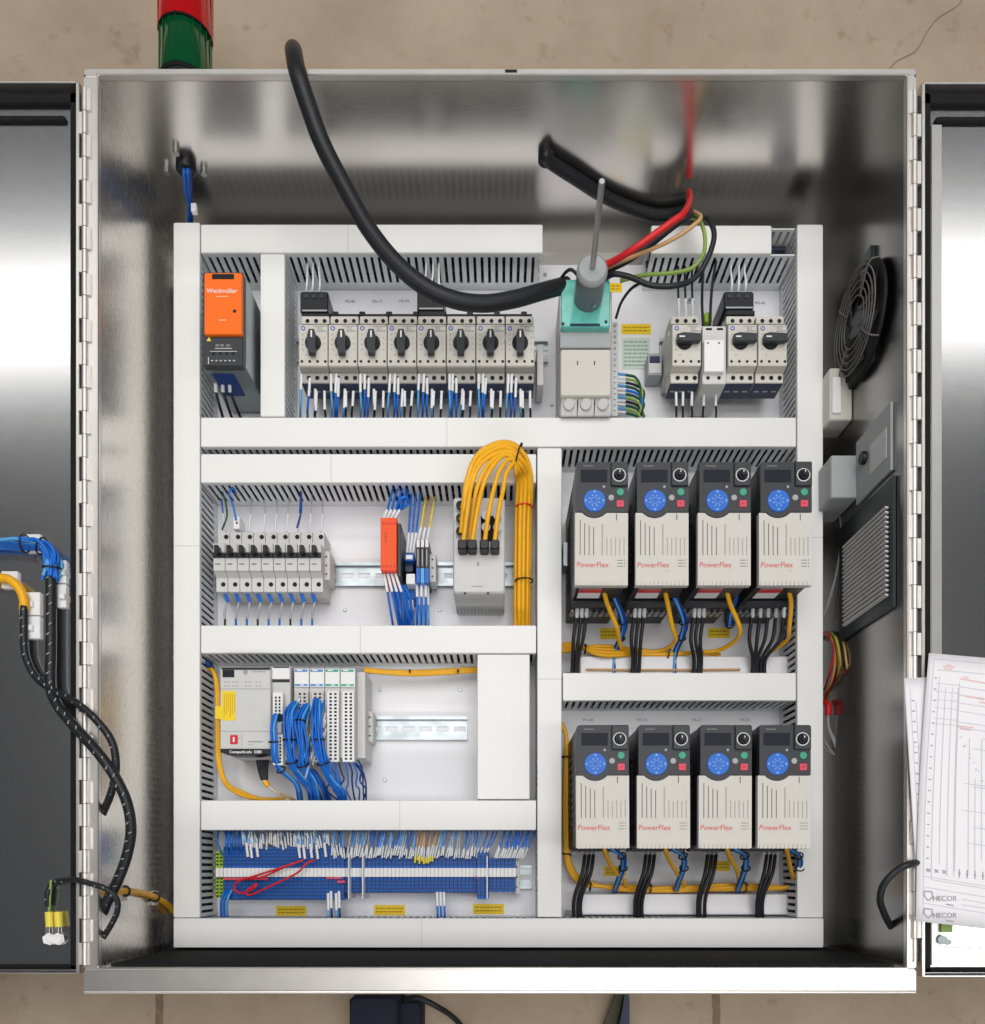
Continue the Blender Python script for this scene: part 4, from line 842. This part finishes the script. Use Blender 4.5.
# cables of the drives
for row in (0, 1):
    for i in range(4):
        bx_ = (XR1, XR2)[row][i] - 26.5
        ys = 604 if row == 0 else 849; ye = 680 if row == 0 else 926
        rown = 'upper' if row == 0 else 'lower'
        n_ = 3 if not (row == 0 and i == 3) else 5
        for k in range(n_):
            x = bx_ + (2 + 5 * k if row == 0 else 4 + 4.2 * k); xe = bx_ + (-4 if i < 3 or row else -8) + 3.4 * k + random.uniform(-1, 1)
            xs = x * 1.0
            if row == 0: xs = 500 + (x - 500) * .955 + (k * 3 if n_ == 5 else 0)   # terminals sit behind the front face
            xs += 4
            lb = 'black cable with white sleeve under the %s drive of the %s row' % (nm[i], rown)
            o = thing('motor_cable', lb, 'cable', W(xs, ys, .07), 'black cables of the %s %s drive' % (nm[i], rown))
            zt = .070
            if row == 0:
                MB().tube([W(xs, ys, zt), W(xs - 1, ys + 14, zt)], .0028, 7).build('marker_sleeve', 'sleeve', o)
                MB().tube([W(xs - 1, ys + 12, zt), W(xs - 4, ys + 35, .065), W(xe + 1, ys + 55, .05), W(xe, ye, .04)], .0027, 8).build('jacket', 'rubber', o)
            else:
                MB().tube([W(xs + 2, ys - 2, .05), W(xs + 1, ys + 8, .055)], .0022, 7).build('marker_sleeve', 'wgrey', o)
                MB().tube([W(xs + 1, ys + 6, .055), W(xs - 2, ys + 25, .06), W(xe + 3, ys + 50, .055), W(xe + 3, ye, .04)], .0027, 8).build('jacket', 'rubber', o)
        # data cable
        yb = 586 if row == 0 else 846
        cx = bx_ + 28
        if row == 0:
            P = [(cx, 584, .145), (cx + 4, 603, .12), (cx + (14, 9, 14, 2)[i], 628, .09), (cx + (16, 12, 10, 0)[i], 640, .06), (cx + (20, 0, -6, -14)[i], 650 + (i == 3) * 0, .035), (cx - 22 if i else cx + 30, 652, .028)]
        else:
            P = [(cx, 845, .13), (cx + 2, 855, .11), (cx + (5 if i == 3 else 10), 870, .08), (cx + 20 - i * 4, 880, .05), (cx + 22 - i * 5, 886, .035), (cx - 20 if i else cx + 30, 889, .03)]
        wire('data_cable', P, .0031, 'yel', 'yellow data cable plugged under the %s drive of the %s row' % (nm[i], rown), 'cable', 'yellow data cables under the drives', n=10)
        if row == 0:
            BP = [(cx + 8, 588, .14), (cx + 12, 600, .11), (cx + 20 - (i == 3) * 9, 622, .08), (cx + 18 - (i == 3) * 8, 638, .05), (cx + 12, 655, .03), (cx + 10, 680, .03)]
            if i == 2: BP = [(cx + 8, 588, .135), (cx + 10, 596, .10), (cx + 6, 608, .06), (cx + 4, 625, .03)]
        else: BP = [(cx + 6, 846, .12), (cx + 10, 851, .11), (cx + 18, 856, .1), (cx + 19, 868, .08), (cx + 13, 886, .05), (cx + 10, 893, .02)]
        if i == 3: BP = [(p_[0] - (5 if row else 9), p_[1], p_[2] * (.9 if row else .7)) for p_ in BP]
        bundle(BP, ['wblue', 'wblue2', 'wblue', 'wdblue', 'wdblue'], 'tied blue wires under the %s drive of the %s row' % (nm[i], rown), 5 if row else 6, .0032, .0015, ties=((2, 'black'), (3, 'black')), group='tied blue wires under the drives')
for k in range(4):
    wire('data_cable', [(556, 652 - k * 2, .03), (575, 650 - k * 2, .03), (600, 646 + k * 3, .032 + .003 * k), (640, 650 + k * 1.5, .03), (668, 653 + k * .6, .03), (700, 653, .026), (720, 655, .02)], .0028, 'yel', 'yellow data cable lying in the bundle under the upper drives', 'cable', 'yellow bundle under the upper drives')
wire('data_cable', [(586, 669.5, .0345), (630, 670, .035), (690, 670, .035), (740, 669.5, .0345)], .0018, 'tan', 'tan cable resting on the pale strip under the upper drives')
for k in range(4):
    wire('data_cable', [(561 - k, 722, .03), (566, 735, .035), (565.5 + k * .8, 760, .03), (564 + k, 800, .03), (565 + k, 850, .03), (570 + k, 872 - k, .032), (585, 885 - k * 1.5, .032), (620, 886 + k * 1.2, .032), (670, 888 + k, .03), (720, 885 + k * 1.5, .03), (765, 886 + k, .03), (792, 888, .03)], .0028, 'yel', 'yellow data cable running down left and along below the lower drives', 'cable', 'yellow bundle round the lower drives')
for (x, y, l) in ((585, 649, 'tie on yellow bundle below the first upper drive'), (668, 653, 'tie on yellow bundle below the second upper drive'), (590, 886, 'tie on yellow bundle below the first lower drive'), (650, 888, 'tie on yellow bundle below the second lower drive'), (703, 886, 'tie on yellow bundle below the third lower drive'), (745, 887, 'tie on yellow bundle left of the fourth lower drive cables')): tie(x, y, .033, .007, .008, 'black ' + l, ang=1.57)
for y in (757, 854): tie(566, y, .03, .007, .007, 'black tie on the upright yellow cables at %s' % ('upper left of the lower drives' if y < 800 else 'lower left of the lower drives'), ang=0)
# ------------------------------------------------------------------ big black supply cable
wire('supply_cable', [(294, 62, -.03), (294, 60, .10), (293.5, 51, .225), (297, 70, .262), (307, 102, .258), (322, 143, .245), (345, 188, .225), (368, 228, .205), (395, 262, .185), (425, 287, .17), (455, 300, .16), (485, 303.5, .15), (515, 299, .14), (540, 292, .125), (566, 285, .09)], .0104, 'rubber', 'thick black supply cable looping over the enclosure rim down to the main disconnect', 'cable', n=18, sub=10)
# red tan black wires top right
wire('power_wire', [(596, 268, .12), (612, 262, .13), (632, 250, .15), (655, 234, .16), (672, 222, .165), (684, 213, .16), (690, 200, .12), (689, 192, .09)], .0043, 'wred', 'thick red wire curving up from the disconnect to the top wall', n=12, sub=8)
wire('power_wire', [(598, 274, .10), (625, 262, .115), (650, 245, .13), (675, 225, .145), (688, 217, .15), (690, 212, .12), (680, 213, .09), (655, 216, .075)], .0042, 'rubber', 'black wire following the thick red wire', n=12)
wire('power_cable', [(686, 212, .056), (668, 215, .050), (650, 214, .052), (625, 206, .066), (600, 194, .0863), (575, 178, .113), (552, 163, .136), (546, 155, .148)], .0082, 'rubber', 'thick black shape standing in for a cable reflection in the top inner wall', 'cable', n=14, sub=8)  # solid tube modelled in place of a blurred reflection of the black wires
wire('power_wire', [(598, 272, .11), (620, 262, .125), (650, 250, .14), (675, 238, .15), (694, 225, .155), (701, 217, .15), (692, 212, .12), (676, 214, .065)], .0026, 'tan', 'tan wire curving from the disconnect below the red wire', n=10, sub=8)
wire('power_wire', [(607, 277, .11), (615, 274, .12), (630, 277, .12), (650, 285, .12), (672, 286, .12), (692, 280, .13), (706, 262, .14), (714, 238, .145), (710, 222, .14), (697, 216, .12), (680, 213, .08)], .0036, 'rubber', 'black wire making a wide loop in front of the top right duct', n=12, sub=8)
wire('power_wire', [(620, 281, .10), (645, 275, .11), (672, 273, .12), (692, 268, .13), (703, 255, .135), (705, 238, .14), (700, 222, .135), (685, 214, .1)], .0026, 'gy', 'green yellow wire looping beside the wide black loop', n=10, sub=8)
wire('power_wire', [(640, 283, .11), (630, 290, .09), (621, 303, .06), (616, 318, .035)], .0020, 'rubber', 'short black wire from the loop to the upright terminal bar')
wire('power_wire', [(560, 280, .1), (566, 272, .11), (572, 270, .115), (580, 278, .11)], .0022, 'rubber', 'short black wire behind the disconnect coupling')
# ------------------------------------------------------------------ cable gland and blue wires, top left
YT = WT
def on_top(px, py):   # point on the inner face of the top wall
    k = (VY - py) / F; z = D - YT / k; return Vector(((px - VX) / F * (D - z), YT, z))
o = thing('wall_gland', 'black cable bushing with blue wires in the top wall near left corner', 'cable gland', on_top(186, 163))
c = on_top(186, 163); MB().cyl(c, c + Vector((0, -.012, 0)), .013, n=20, bev=.002).build('bushing', 'black', o)
for (x, y) in ((176, 148), (167, 168), (204, 169)):
    c = on_top(x, y); q = MB().cyl(c, c + Vector((0, -.008, 0)), .0045, n=6); q.build('nut', 'screw', o)
for k in range(4): wire('control_wire', [(185 + k, 160, .117), (184 + 2 * k, 172, .13), (185 + 1.8 * k, 190, .105), (189 + k * .8, 205, .08), (188 + k * 1.2, 232, .04)], .0022, ['wblue', 'wdblue', 'wblue', 'wdblue'][k], 'blue wire hanging from the black bushing in the top wall', 'wire', 'blue wires from the top wall bushing')
solo('wire_marker', B(191, 203, 196, 211, .085, .092), 'sleeve', 'white tag on the blue wires near the top left corner', 'tag')
c = on_top(546, 154); o = thing('wall_gland', 'black stub added at the end of the cable reflection in the top wall', 'cable gland', c); MB().cyl(c, c + Vector((0, -.012, 0)), .0105, n=20, bev=.002).build('body', 'black', o)  # added stub that closes off the reflection shape
# ------------------------------------------------------------------ stack light outside the top
xs = W(185.5, 0, .1).x; o = thing('signal_tower', 'red and green signal light tower fixed outside the enclosure top', 'signal light', (xs, YT + .006, .1)); yb_ = YT + .006
ZS = .134
MB().cyl((xs, yb_, .1), (xs, W(0, 62, ZS).y, .1), .0325, n=32).build('base', 'black', o)
MB().cyl((xs, W(0, 64, ZS).y, .1), (xs, W(0, 60, ZS).y, .1), .0335, n=32).build('collar', 'foam', o)
def lens(ya, yb2, m, r=.034):
    q = MB(); n = 40
    for i in range(n):
        pass
    q.cyl((xs, ya, .1), (xs, yb2, .1), r, n=40, bev=.002); 
    for i in range(20):
        t_ = 2 * math.pi * i / 20; q.cyl((xs + r * math.cos(t_), ya, .1 + r * math.sin(t_)), (xs + r * math.cos(t_), yb2, .1 + r * math.sin(t_)), .0006, n=6)
    return q
lens(W(0, 60, ZS).y, W(0, 13, ZS).y, 0).build('green_lens', 'greenlens', o); MB().cyl((xs, W(0, 13, ZS).y, .1), (xs, W(0, 11.5, ZS).y, .1), .035, n=40).build('lens_ring', 'foam', o)
lens(W(0, 11.5, ZS).y, W(0, -45, ZS).y, 0, .0355).build('red_lens', 'redlens', o); MB().cyl((xs, W(0, -45, ZS).y, .1), (xs, W(0, -58, ZS).y, .1), .034, n=32, bev=.006).build('cap', 'black', o)
# ------------------------------------------------------------------ right wall equipment
XW = WR
def wr(Y, z, d=0.0): return Vector((XW - d, Y, z))
fc = wr(.722, .143); fan = thing('cooling_fan', 'round black cooling fan with wire guard on the right inner wall', 'fan', fc)
MB().box(XW - .006, fc.y - .062, .058, XW - .0003, fc.y + .085, .165, 0).build('housing_plate', 'darksteel', fan)
q = MB(); q.cyl(wr(fc.y, fc.z, .006), wr(fc.y, fc.z, .010), .069, n=40); q.build('rotor_recess', 'hole', fan)
q = MB()
for i in range(7):
    t0 = i * 2 * math.pi / 7; P = []
    for (rr, dt, dd) in ((.02, 0, .011), (.062, .15, .011), (.060, .75, .017), (.02, .6, .017)): P.append(wr(fc.y + rr * math.cos(t0 + dt), fc.z + rr * math.sin(t0 + dt), dd))
    q.hexa(P, [p_ + Vector((-.0015, 0, 0)) for p_ in P])
q.build('blades', 'black', fan); MB().cyl(wr(fc.y, fc.z, .010), wr(fc.y, fc.z, .014), .028, n=28, bev=.002).build('hub', 'dgrey', fan)
q = MB()
for rr in (.030, .038, .046, .054, .062): q.torus(wr(fc.y, fc.z, .018), (1, 0, 0), rr, .0009, n=40)
for i in range(4):
    t_ = math.pi / 4 + i * math.pi / 2; q.tube([wr(fc.y + .028 * math.cos(t_), fc.z + .028 * math.sin(t_), .0185), wr(fc.y + .064 * math.cos(t_), fc.z + .064 * math.sin(t_), .0185), wr(fc.y + .070 * math.cos(t_), fc.z + .070 * math.sin(t_), .008)], .0011, 6)
q.build('wire_guard', 'slotg', fan)
o = thing('fan_connector', 'narrow cream connector box below the fan on the right wall', 'connector', wr(.655, .07))
MB().box(XW - .032, .618, .052, XW - .0004, .690, .098, .002).build('housing', 'beige', o); MB().box(XW - .029, .626, .098, XW - .017, .676, .101, .001).build('cap', 'white', o)
o = thing('thermostat_box', 'grey control box with round black knob on the right wall', 'control box', wr(.53, .09))
MB().box(XW - .038, .502, .042, XW - .0006, .560, .118, .002).build('housing', 'mgrey', o); MB().box(XW - .004, .492, .118, XW - .0005, .576, .215).build('plate', 'mgrey', o)
c = wr(.542, .145, .004); MB().cyl(c, c + Vector((-.006, 0, 0)), .0082, n=20, bev=.001).build('knob', 'black', o)
MB().box(XW - .0048, .512, .16, XW - .004, .55, .205).build('label_plate', 'lgrey', o)
vent = thing('filter_vent', 'dark louvred air vent with many pale slats on the right wall', 'vent', wr(.40, .14))
MB().box(XW - .0045, .322, .064, XW - .0006, .482, .222).build('frame', 'darksteel', vent)
q = MB()
for k in range(19):
    yy = .338 + k * .0060; q.hexa([(XW - .005, yy, .085), (XW - .005, yy + .0024, .085), (XW - .005, yy + .0024, .212), (XW - .005, yy, .212)], [(XW - .009, yy + .0012, .085), (XW - .009, yy + .0032, .085), (XW - .009, yy + .0032, .212), (XW - .009, yy + .0012, .212)])
q.build('louvres', 'lgrey', vent)
for k in range(3):
    wire('control_wire', [(829, 480, .03), (836, 500, .05), (841, 530, .06), (838, 565, .05), (830, 595 + 4 * k, .03), (822, 620, .01)], .0014, 'wgrey', 'grey wire bowing out below the control box on the right wall', 'wire', 'grey wires on the right wall') if k < 2 else None
for k in range(9):
    m = ['wred', 'tan', 'wred', 'gy', 'wyel', 'wred', 'rubber', 'wred', 'tan'][k]
    x = 828 + k * 1.6
    wire('loose_wire', [(822, 632 + k, .0), (x, 634 + k % 3 * 2, .03 + k * .004), (x + 6, 650 + k * 2, .05 + k * .004), (x + 2 + k * .6, 672 + (k * 7) % 12, .04), (824, 690 + (k * 5) % 20, .0)] if k not in (5, 7) else [(824, 632, .0), (x, 640, .04), (x + 4, 660 + k, .05), (x + 8, 672 - (k - 5) * 8, .07)], .0017, m, 'loose coloured wire bunched behind the right duct, mostly red', 'wire', 'loose coloured wires at the right wall')
solo('wire_splice', MB().tube(pw([(825, 702, .02), (828, 706, .03), (828, 715, .03)]), .005, 10), 'wred', 'small red wire splice cap behind the right duct', 'splice')
for k in range(2): wire('loose_wire', [(828, 714, .03), (829, 728, .03), (836, 742 + 5 * k, .04), (840, 750 + 2 * k, .045), (834, 754, .035), (824, 748 - k * 8, .01)], .0015, 'wgrey', 'grey wire loop below the red splice cap', 'wire', 'grey wires below the splice')
wire('ground_strap', [(925, 862, .241), (910, 864, .258), (896, 871, .255), (884, 884, .25), (880, 899, .24), (884, 913, .225), (891, 927, .205)], .0042, 'rubber', 'black earth cable bowing from under the papers into the enclosure', 'cable', n=12)
wire('blue_hose', [(160, 960, .0), (175, 955, .01), (182, 950, .01), (188, 940, .0)], .004, 'wdblue', 'dark blue cable end below the lower left duct corner')
# ------------------------------------------------------------------ left side : looms between door and enclosure
zd = ZD
def mount(x0, y0, x1_, y1_, label): 
    o = thing('adhesive_mount', label, 'cable mount', W((x0 + x1_) / 2, (y0 + y1_) / 2, zd), 'white adhesive cable mounts')
    B(x0, y0, x1_, y1_, zd + .0002, zd + .004, .0008).build('pad', 'white', o); cx, cy = (x0 + x1_) / 2, (y0 + y1_) / 2; B(cx - 3, cy - 3, cx + 3, cy + 3, zd + .004, zd + .008, .001).build('saddle', 'white', o)
mount(25, 534, 40.5, 552, 'white mount under the blue bundle on left door'); mount(57, 560, 66, 583, 'upper white mount beside the black sleeve'); mount(57, 584, 66, 607.5, 'lower white mount beside the black sleeve'); mount(1, 571, 17.5, 588, 'white mount under the yellow cable near the left edge'); mount(19, 592, 40, 615, 'upper white mount under the thin black cable'); mount(19, 616, 40, 638.5, 'lower white mount under the thin black cable')
bundle([(-40, 541, zd + .014), (0, 543, zd + .014), (25, 543.5, zd + .016), (42, 546, zd + .016), (51, 556, zd + .016), (52, 568, zd + .014), (52, 580, zd + .012)], ['wblue', 'wblue', 'wblue2', 'wblue'], 'thick bundle of blue wires crossing the left door', 14, .0072, .0021, ties=((2, 'black'), (3, 'black'), (5, 'black')))
wire('yellow_cable', [(-40, 574, zd + .012), (0, 578, zd + .012), (10, 580, zd + .013), (19, 588, zd + .013), (24, 600, zd + .012), (24, 610, zd + .010)], .0055, 'yel', 'yellow cable on the left door ending in a black boot', 'cable', n=12)
def loom(pts, r, label, m='rubber', helix='mgrey', turns=.010):
    P = pw(pts); o = thing('cable_loom', label, 'cable loom', P[0]); MB().tube(P, r, 14, 8).build('sheath', m, o)
    # sparse pale specks of spiral wrap
    q = MB(); tot = 0; n = 0
    for a, b_ in zip(P[:-1], P[1:]):
        k = max(1, int((b_ - a).length / turns))
        for j in range(k):
            p_ = a.lerp(b_, (j + .5) / k); d = (b_ - a).normalized(); s_ = d.cross(Vector((0, 0, 1))).normalized(); n += 1
            u = p_ + Vector((0, 0, r * .96)) + s_ * (r * .35 * (-1 if n % 2 else .3)); w_ = (d * .6 + s_ * .8).normalized()
            q.tube([u - w_ * r * .35, u + w_ * r * .35], .0007, 5)
    q.build('spiral_flecks', helix, o)
    return o
loom([(51, 566, zd + .012), (51, 600, zd + .012), (51, 650, zd + .012), (51, 688, zd + .014), (58, 706, zd + .02), (74, 726, .258), (94, 748, .266), (112, 772, .266), (126, 800, .264), (131, 828, .260), (127, 855, .254), (118, 880, .246), (108, 900, .238), (102, 914, .225)], .0062, 'thick black sleeved loom crossing the left hinge into the enclosure')
loom([(24, 606, zd + .012), (24, 640, zd + .010), (27, 660, zd + .010), (37, 678, zd + .012), (56, 692, .25), (78, 704, .262), (98, 722, .264), (112, 742, .262), (116, 766, .26), (112, 790, .25), (106, 806, .238), (102, 815, .228)], .0045, 'thinner black loom arching above the thick loom at the left hinge')
loom([(48, 906, zd + .006), (48, 893, zd + .008), (54, 883, .235), (72, 879.5, .254), (92, 884, .26), (108, 890, .26), (117, 900, .257), (117, 912, .25), (111, 925, .242), (103, 938, .23)], .0034, 'thin black earth lead arching over the left hinge near the bottom')
wire('earth_wire', [(51, 880, zd + .006), (50, 895, zd + .008), (49, 912, zd + .006)], .0014, 'gy', 'thin green yellow wire beside the left door earth stud')
def stud(x, y, label, flip=1):
    o = thing('earth_stud', label, 'earth stud', W(x, y, zd)); c = W(x, y, zd)
    for dx in (-5, 4):
        MB().tube([W(x + dx, y - 27, zd + .006), W(x + dx + 1, y - 12, zd + .007)], .0048, 10).build('yellow_sleeve', 'wyel', o)
    q = MB()
    for dx in (-5, 4): q.cyl(W(x + dx, y, zd + .001), W(x + dx, y, zd + .0065), .0075, n=6); q.cyl(W(x + dx, y, zd + .0065), W(x + dx, y, zd + .010), .0042, n=12); q.box(*W(x + dx - 2, y - 13, zd).xy, zd + .002, *W(x + dx + 2, y - 3, zd).xy, zd + .004)
    q.build('nut_and_lug', 'screw', o)
stud(54, 939, 'earth stud with two yellow lugs near the bottom of the left door'); 
o = thing('earth_stud', 'earth stud with olive lug below the papers on the right door', 'earth stud', W(944, 935, zd)); MB().box(*W(938, 932, zd).xy, zd + .0005, *W(950, 922, zd).xy, zd + .007, .001).build('olive_sleeve', 'gy', o); q = MB(); q.cyl(W(943, 940, zd + .001), W(943, 940, zd + .008), .006, n=6); q.cyl(W(948, 942, zd + .001), W(948, 942, zd + .005), .004, n=8); q.build('nut_and_lug', 'zinc', o)
# orange capped cable with clips on the left wall
XL = WL
def wl_(px, py, d=0.006): 
    k = (px - VX) / F; z = D - (XL + d) / k; return Vector((XL + d, (VY - py) / F * (D - z), z))
o = thing('sensor_cable', 'orange cable held by two clips on the left inner wall', 'cable', wl_(140, 897)); MB().tube([wl_(112, 893), wl_(125, 891), wl_(140, 893), wl_(155, 897), wl_(168, 905), wl_(174, 912)], .0042, 10).build('jacket', 'yel', o)
q = MB(); 
for (x, y) in ((122, 893), (154, 898)): c = wl_(x, y, .001); q.box(c.x - .001, c.y - .010, c.z - .008, c.x + .003, c.y + .010, c.z + .008, .001)
q.build('clip_pad', 'beige', o)
q = MB()
for (x, y) in ((125, 891), (155, 897)): q.torus(wl_(x, y), (0, 0, 1), .0062, .0014, n=16)
q.build('clip_tie', 'black', o)
# ------------------------------------------------------------------ drawings on the right door
def sheet(c4, zfun, label, lines, reds, texts, n=14):
    """c4: tl,tr,br,bl px ; returns mapper u,v"""
    tl, tr, br, bl_ = [Vector(p_) for p_ in c4]
    def P(u, v, dz=0.0):
        p_ = (tl * (1 - u) + tr * u) * (1 - v) + (bl_ * (1 - u) + br * u) * v
        p_ = p_ + Vector((lines['bow'] * math.sin(math.pi * min(1, v * 1.0)) * (1 - u), 0))
        return W(p_.x, p_.y, zfun(u, v)) + Vector((0, 0, dz))
    o = thing('wiring_drawing', label, 'paper', P(.5, .5))
    q = MB(); vs = [P(i / n, j / n) for j in range(n + 1) for i in range(n + 1)]; m = len(vs); vs += [v - Vector((0, 0, .0006)) for v in vs]
    fs = []
    for j in range(n):
        for i in range(n):
            a = j * (n + 1) + i; fs += [(a, a + n + 1, a + n + 2, a + 1), (m + a, m + a + 1, m + a + n + 2, m + a + n + 1)]
    for i in range(n):
        a = i; fs.append((a, a + 1, m + a + 1, m + a)); a = n * (n + 1) + i; fs.append((a + 1, a, m + a, m + a + 1)); a = i * (n + 1); fs.append((a + n + 1, a, m + a, m + a + n + 1)); a = i * (n + 1) + n; fs.append((a, a + n + 1, m + a + n + 1, m + a))
    q.add(vs, fs, True); q.build('sheet', 'paper', o)
    def strokes(L_, mname, nm_, w=.0009):
        q = MB()
        for (u0, v0, u1, v1) in L_:
            k = max(1, int(max(abs(u1 - u0), abs(v1 - v0)) * n)); 
            for i in range(k):
                a, b_ = P(u0 + (u1 - u0) * i / k, v0 + (v1 - v0) * i / k, .0004), P(u0 + (u1 - u0) * (i + 1) / k, v0 + (v1 - v0) * (i + 1) / k, .0004)
                d = (b_ - a).normalized(); s_ = Vector((-d.y, d.x, 0)) * w / 2; q.add([a - s_, b_ - s_, b_ + s_, a + s_], [(0, 1, 2, 3)])
        q.build(nm_, mname, o)
    strokes(lines['grey'], 'pale', 'drawn_lines', .0008); strokes(lines['dark'], 'ink', 'dark_marks', .0013); strokes(reds, 'inkpink', 'red_marks', .0011)
    q = MB()
    for (t_, u, v, s_) in texts: q.text(t_, P(u, v, .0006), s_)
    if texts: q.build('lettering', 'ink', o)
    return o
g1 = [(.14, .05, .14, .96), (.28, .10, .28, .95), (.14, .42, .9, .42), (.14, .3, .9, .3)]
dk1 = [(.16, .1 + .045 * k, .24, .1 + .045 * k) for k in range(18)]
sheet([(904, 678), (942, 677), (950, 921), (918, 905)], lambda u, v: .2485 + .003 * math.sin(v * 3), 'narrow visible drawing sheet underneath, hanging over the right hinge', dict(grey=g1, dark=dk1, bow=0), [], [])
g2 = [(.06, .02, .06, .98), (.13, .08, .13, .84), (.20, .12, .20, .78), (.27, .12, .27, .82), (.33, .12, .33, .82), (.06, .02, 1, .02), (.10, .06, .99, .06), (.06, .83, 1, .85), (.13, .84, 1, .86), (.34, .10, .34, .80)]
for v_ in (.11, .14, .17, .20, .24, .26): g2.append((.10, v_, .34, v_)); g2.append((.34, v_ + .005, 1, v_ + .02))
for (u_, va, vb) in ((.46, .3, .8), (.52, .45, .8), (.58, .3, .75), (.65, .55, .8), (.72, .3, .8), (.8, .5, .78)): g2.append((u_, va, u_, vb))
for (v_, ua) in ((.34, .5), (.47, .42), (.48, .5), (.57, .4), (.63, .5), (.69, .45)): g2.append((ua, v_, 1, v_ + .01))
g2 += [(.06, .87, .95, .89), (.06, .93, .95, .95), (.4, .9, .95, .915), (.4, .92, .95, .93)]
dk2 = [(.08, .09 + .042 * k, .105, .09 + .042 * k) for k in range(18)] + [(.24 + .06 * k, .86, .25 + .06 * k, .872) for k in range(0)]
for k in range(3): dk2 += [(.09 + .07 * k, .800, .12 + .07 * k, .812), (.09 + .07 * k, .812, .12 + .07 * k, .800)]
for k in range(4): dk2 += [(.38 + .07 * k, .79, .38 + .07 * k, .82), (.37 + .07 * k, .805, .39 + .07 * k, .805)]
def shield(u, v): return [(u, v, u + .07, v), (u, v, u, v + .02), (u + .07, v, u + .07, v + .02), (u, v + .02, u + .035, v + .034), (u + .07, v + .02, u + .035, v + .034)]
dk2 += shield(.07, .885) + shield(.07, .95) + [(.26, .925, .33, .927), (.26, .985, .33, .987)]
for k in range(14): g2.append((.36 + .045 * k, .30 + .03 * (k % 5), .36 + .045 * k + .03, .30 + .03 * (k % 5)))
for k in range(10): dk2.append((.40 + .06 * k, .335 + .04 * (k % 4), .415 + .06 * k, .335 + .04 * (k % 4)))
rd = [(.16, .045, .28, .045), (.17, .053, .26, .054), (.20, .038, .24, .039), (.34, .085, .75, .098), (.38, .078, .43, .079), (.34, .145, .6, .155), (.55, .165, .75, .172), (.33, .26, .5, .262), (.36, .27, .47, .272), (.8, .11, 1, .118)]
sheet([(929, 653), (1022, 661), (1030, 934), (916, 921)], lambda u, v: .2525 + .007 * math.sin(4 * u) * math.sin(math.pi * v) + .002, 'large printed wiring drawing with red pen marks on the right door', dict(grey=g2, dark=dk2, bow=-3), rd, [('HECOR', .25, .905, .0085), ('HECOR', .25, .968, .0085)])
# dark items on the floor at the bottom
zb_ = zf
o = thing('tool_case', 'dark navy soft case on the floor below the enclosure', 'case', W(375, 1030, zb_)); 
MB().box(*W(349, 1060, .03).xy, zf, *W(398, 997, .03).xy, .03, .005).build('pouch', 'shoe', o); MB().box(*W(396, 1060, .0).xy, zf, *W(422, 1001, .0).xy, .0, .006).build('side_pocket', 'shoe', o)
MB().tube(pw([(405, 1000, .0), (418, 998, .01), (438, 1007, .005), (455, 1019, -.02), (470, 1038, -.045)]), .0045, 10).build('strap', 'rubber', o)
o = thing('support_leg', 'dark angled foot with olive strap on the floor below the enclosure', 'stand', W(620, 1010, zb_))
MB().hexa([W(617, 1075, zf), W(630, 1075, zf), W(629.5, 1000, zf), W(626, 1000, zf)], [W(612, 1075, -.01), W(628, 1075, -.01), W(629, 994, -.01), W(625, 994, -.01)]).build('foot', 'navy', o)
MB().hexa([W(590, 1060, zf), W(612, 1060, zf), W(625, 994, zf), W(615, 994, zf)], [W(590, 1060, zf + .01), W(606, 1060, zf + .01), W(624, 994, zf + .02), W(616, 994, zf + .02)]).build('strap', 'olive', o)
# ------------------------------------------------------------------ lights
def area(name, loc, sx, sy, power, col=(1, 1, 1), tgt=None, rz=0):
    l = bpy.data.lights.new(name, 'AREA'); l.shape = 'RECTANGLE'; l.size = sx; l.size_y = sy; l.energy = power; l.color = col
    o = bpy.data.objects.new(name, l); C.objects.link(o); o.location = loc; o.rotation_euler.z = rz
    if tgt is not None: o.rotation_euler = (Vector(tgt) - Vector(loc)).to_track_quat('-Z', 'Y').to_euler()
    return o
area('ceiling_lamp_far', (0, 2.88, 3.4), 9.0, .42, 46, (1, .99, .97), rz=.025)
area('ceiling_lamp_near', (2.1, -.47, 3.4), 4.6, .5, 42, (1, .985, .96))
area('ceiling_lamp_centre', (0, 1.2, 3.4), 2.4, 2.0, 66, (1, .985, .96))  # added overhead fill, kept out of the door reflections
area('ceiling_lamp_behind', (0, -3.6, 3.4), 7.0, .8, 110, (1, .985, .96))  # added fill to brighten the faces turned towards the viewer
w = bpy.data.worlds.new('World'); bpy.context.scene.world = w; w.use_nodes = True
w.node_tree.nodes['Background'].inputs['Color'].default_value = (.95, .97, 1, 1); w.node_tree.nodes['Background'].inputs['Strength'].default_value = .065
# ------------------------------------------------------------------ camera
cam = bpy.data.cameras.new('camera'); co = bpy.data.objects.new('camera', cam); C.objects.link(co); bpy.context.scene.camera = co
co.location = (0, 0, D); co.rotation_euler = (0, 0, 0)
cam.sensor_fit = 'VERTICAL'; cam.sensor_height = 24; cam.lens = 24 * F / 1024; cam.shift_x = -(VX - 492.5) / 1024; cam.shift_y = (VY - 512) / 1024
cam.clip_start = .01; cam.clip_end = 100
vs_ = bpy.context.scene.view_settings; vs_.view_transform = 'Standard'; vs_.look = 'None'; vs_.exposure = .12; vs_.gamma = 1
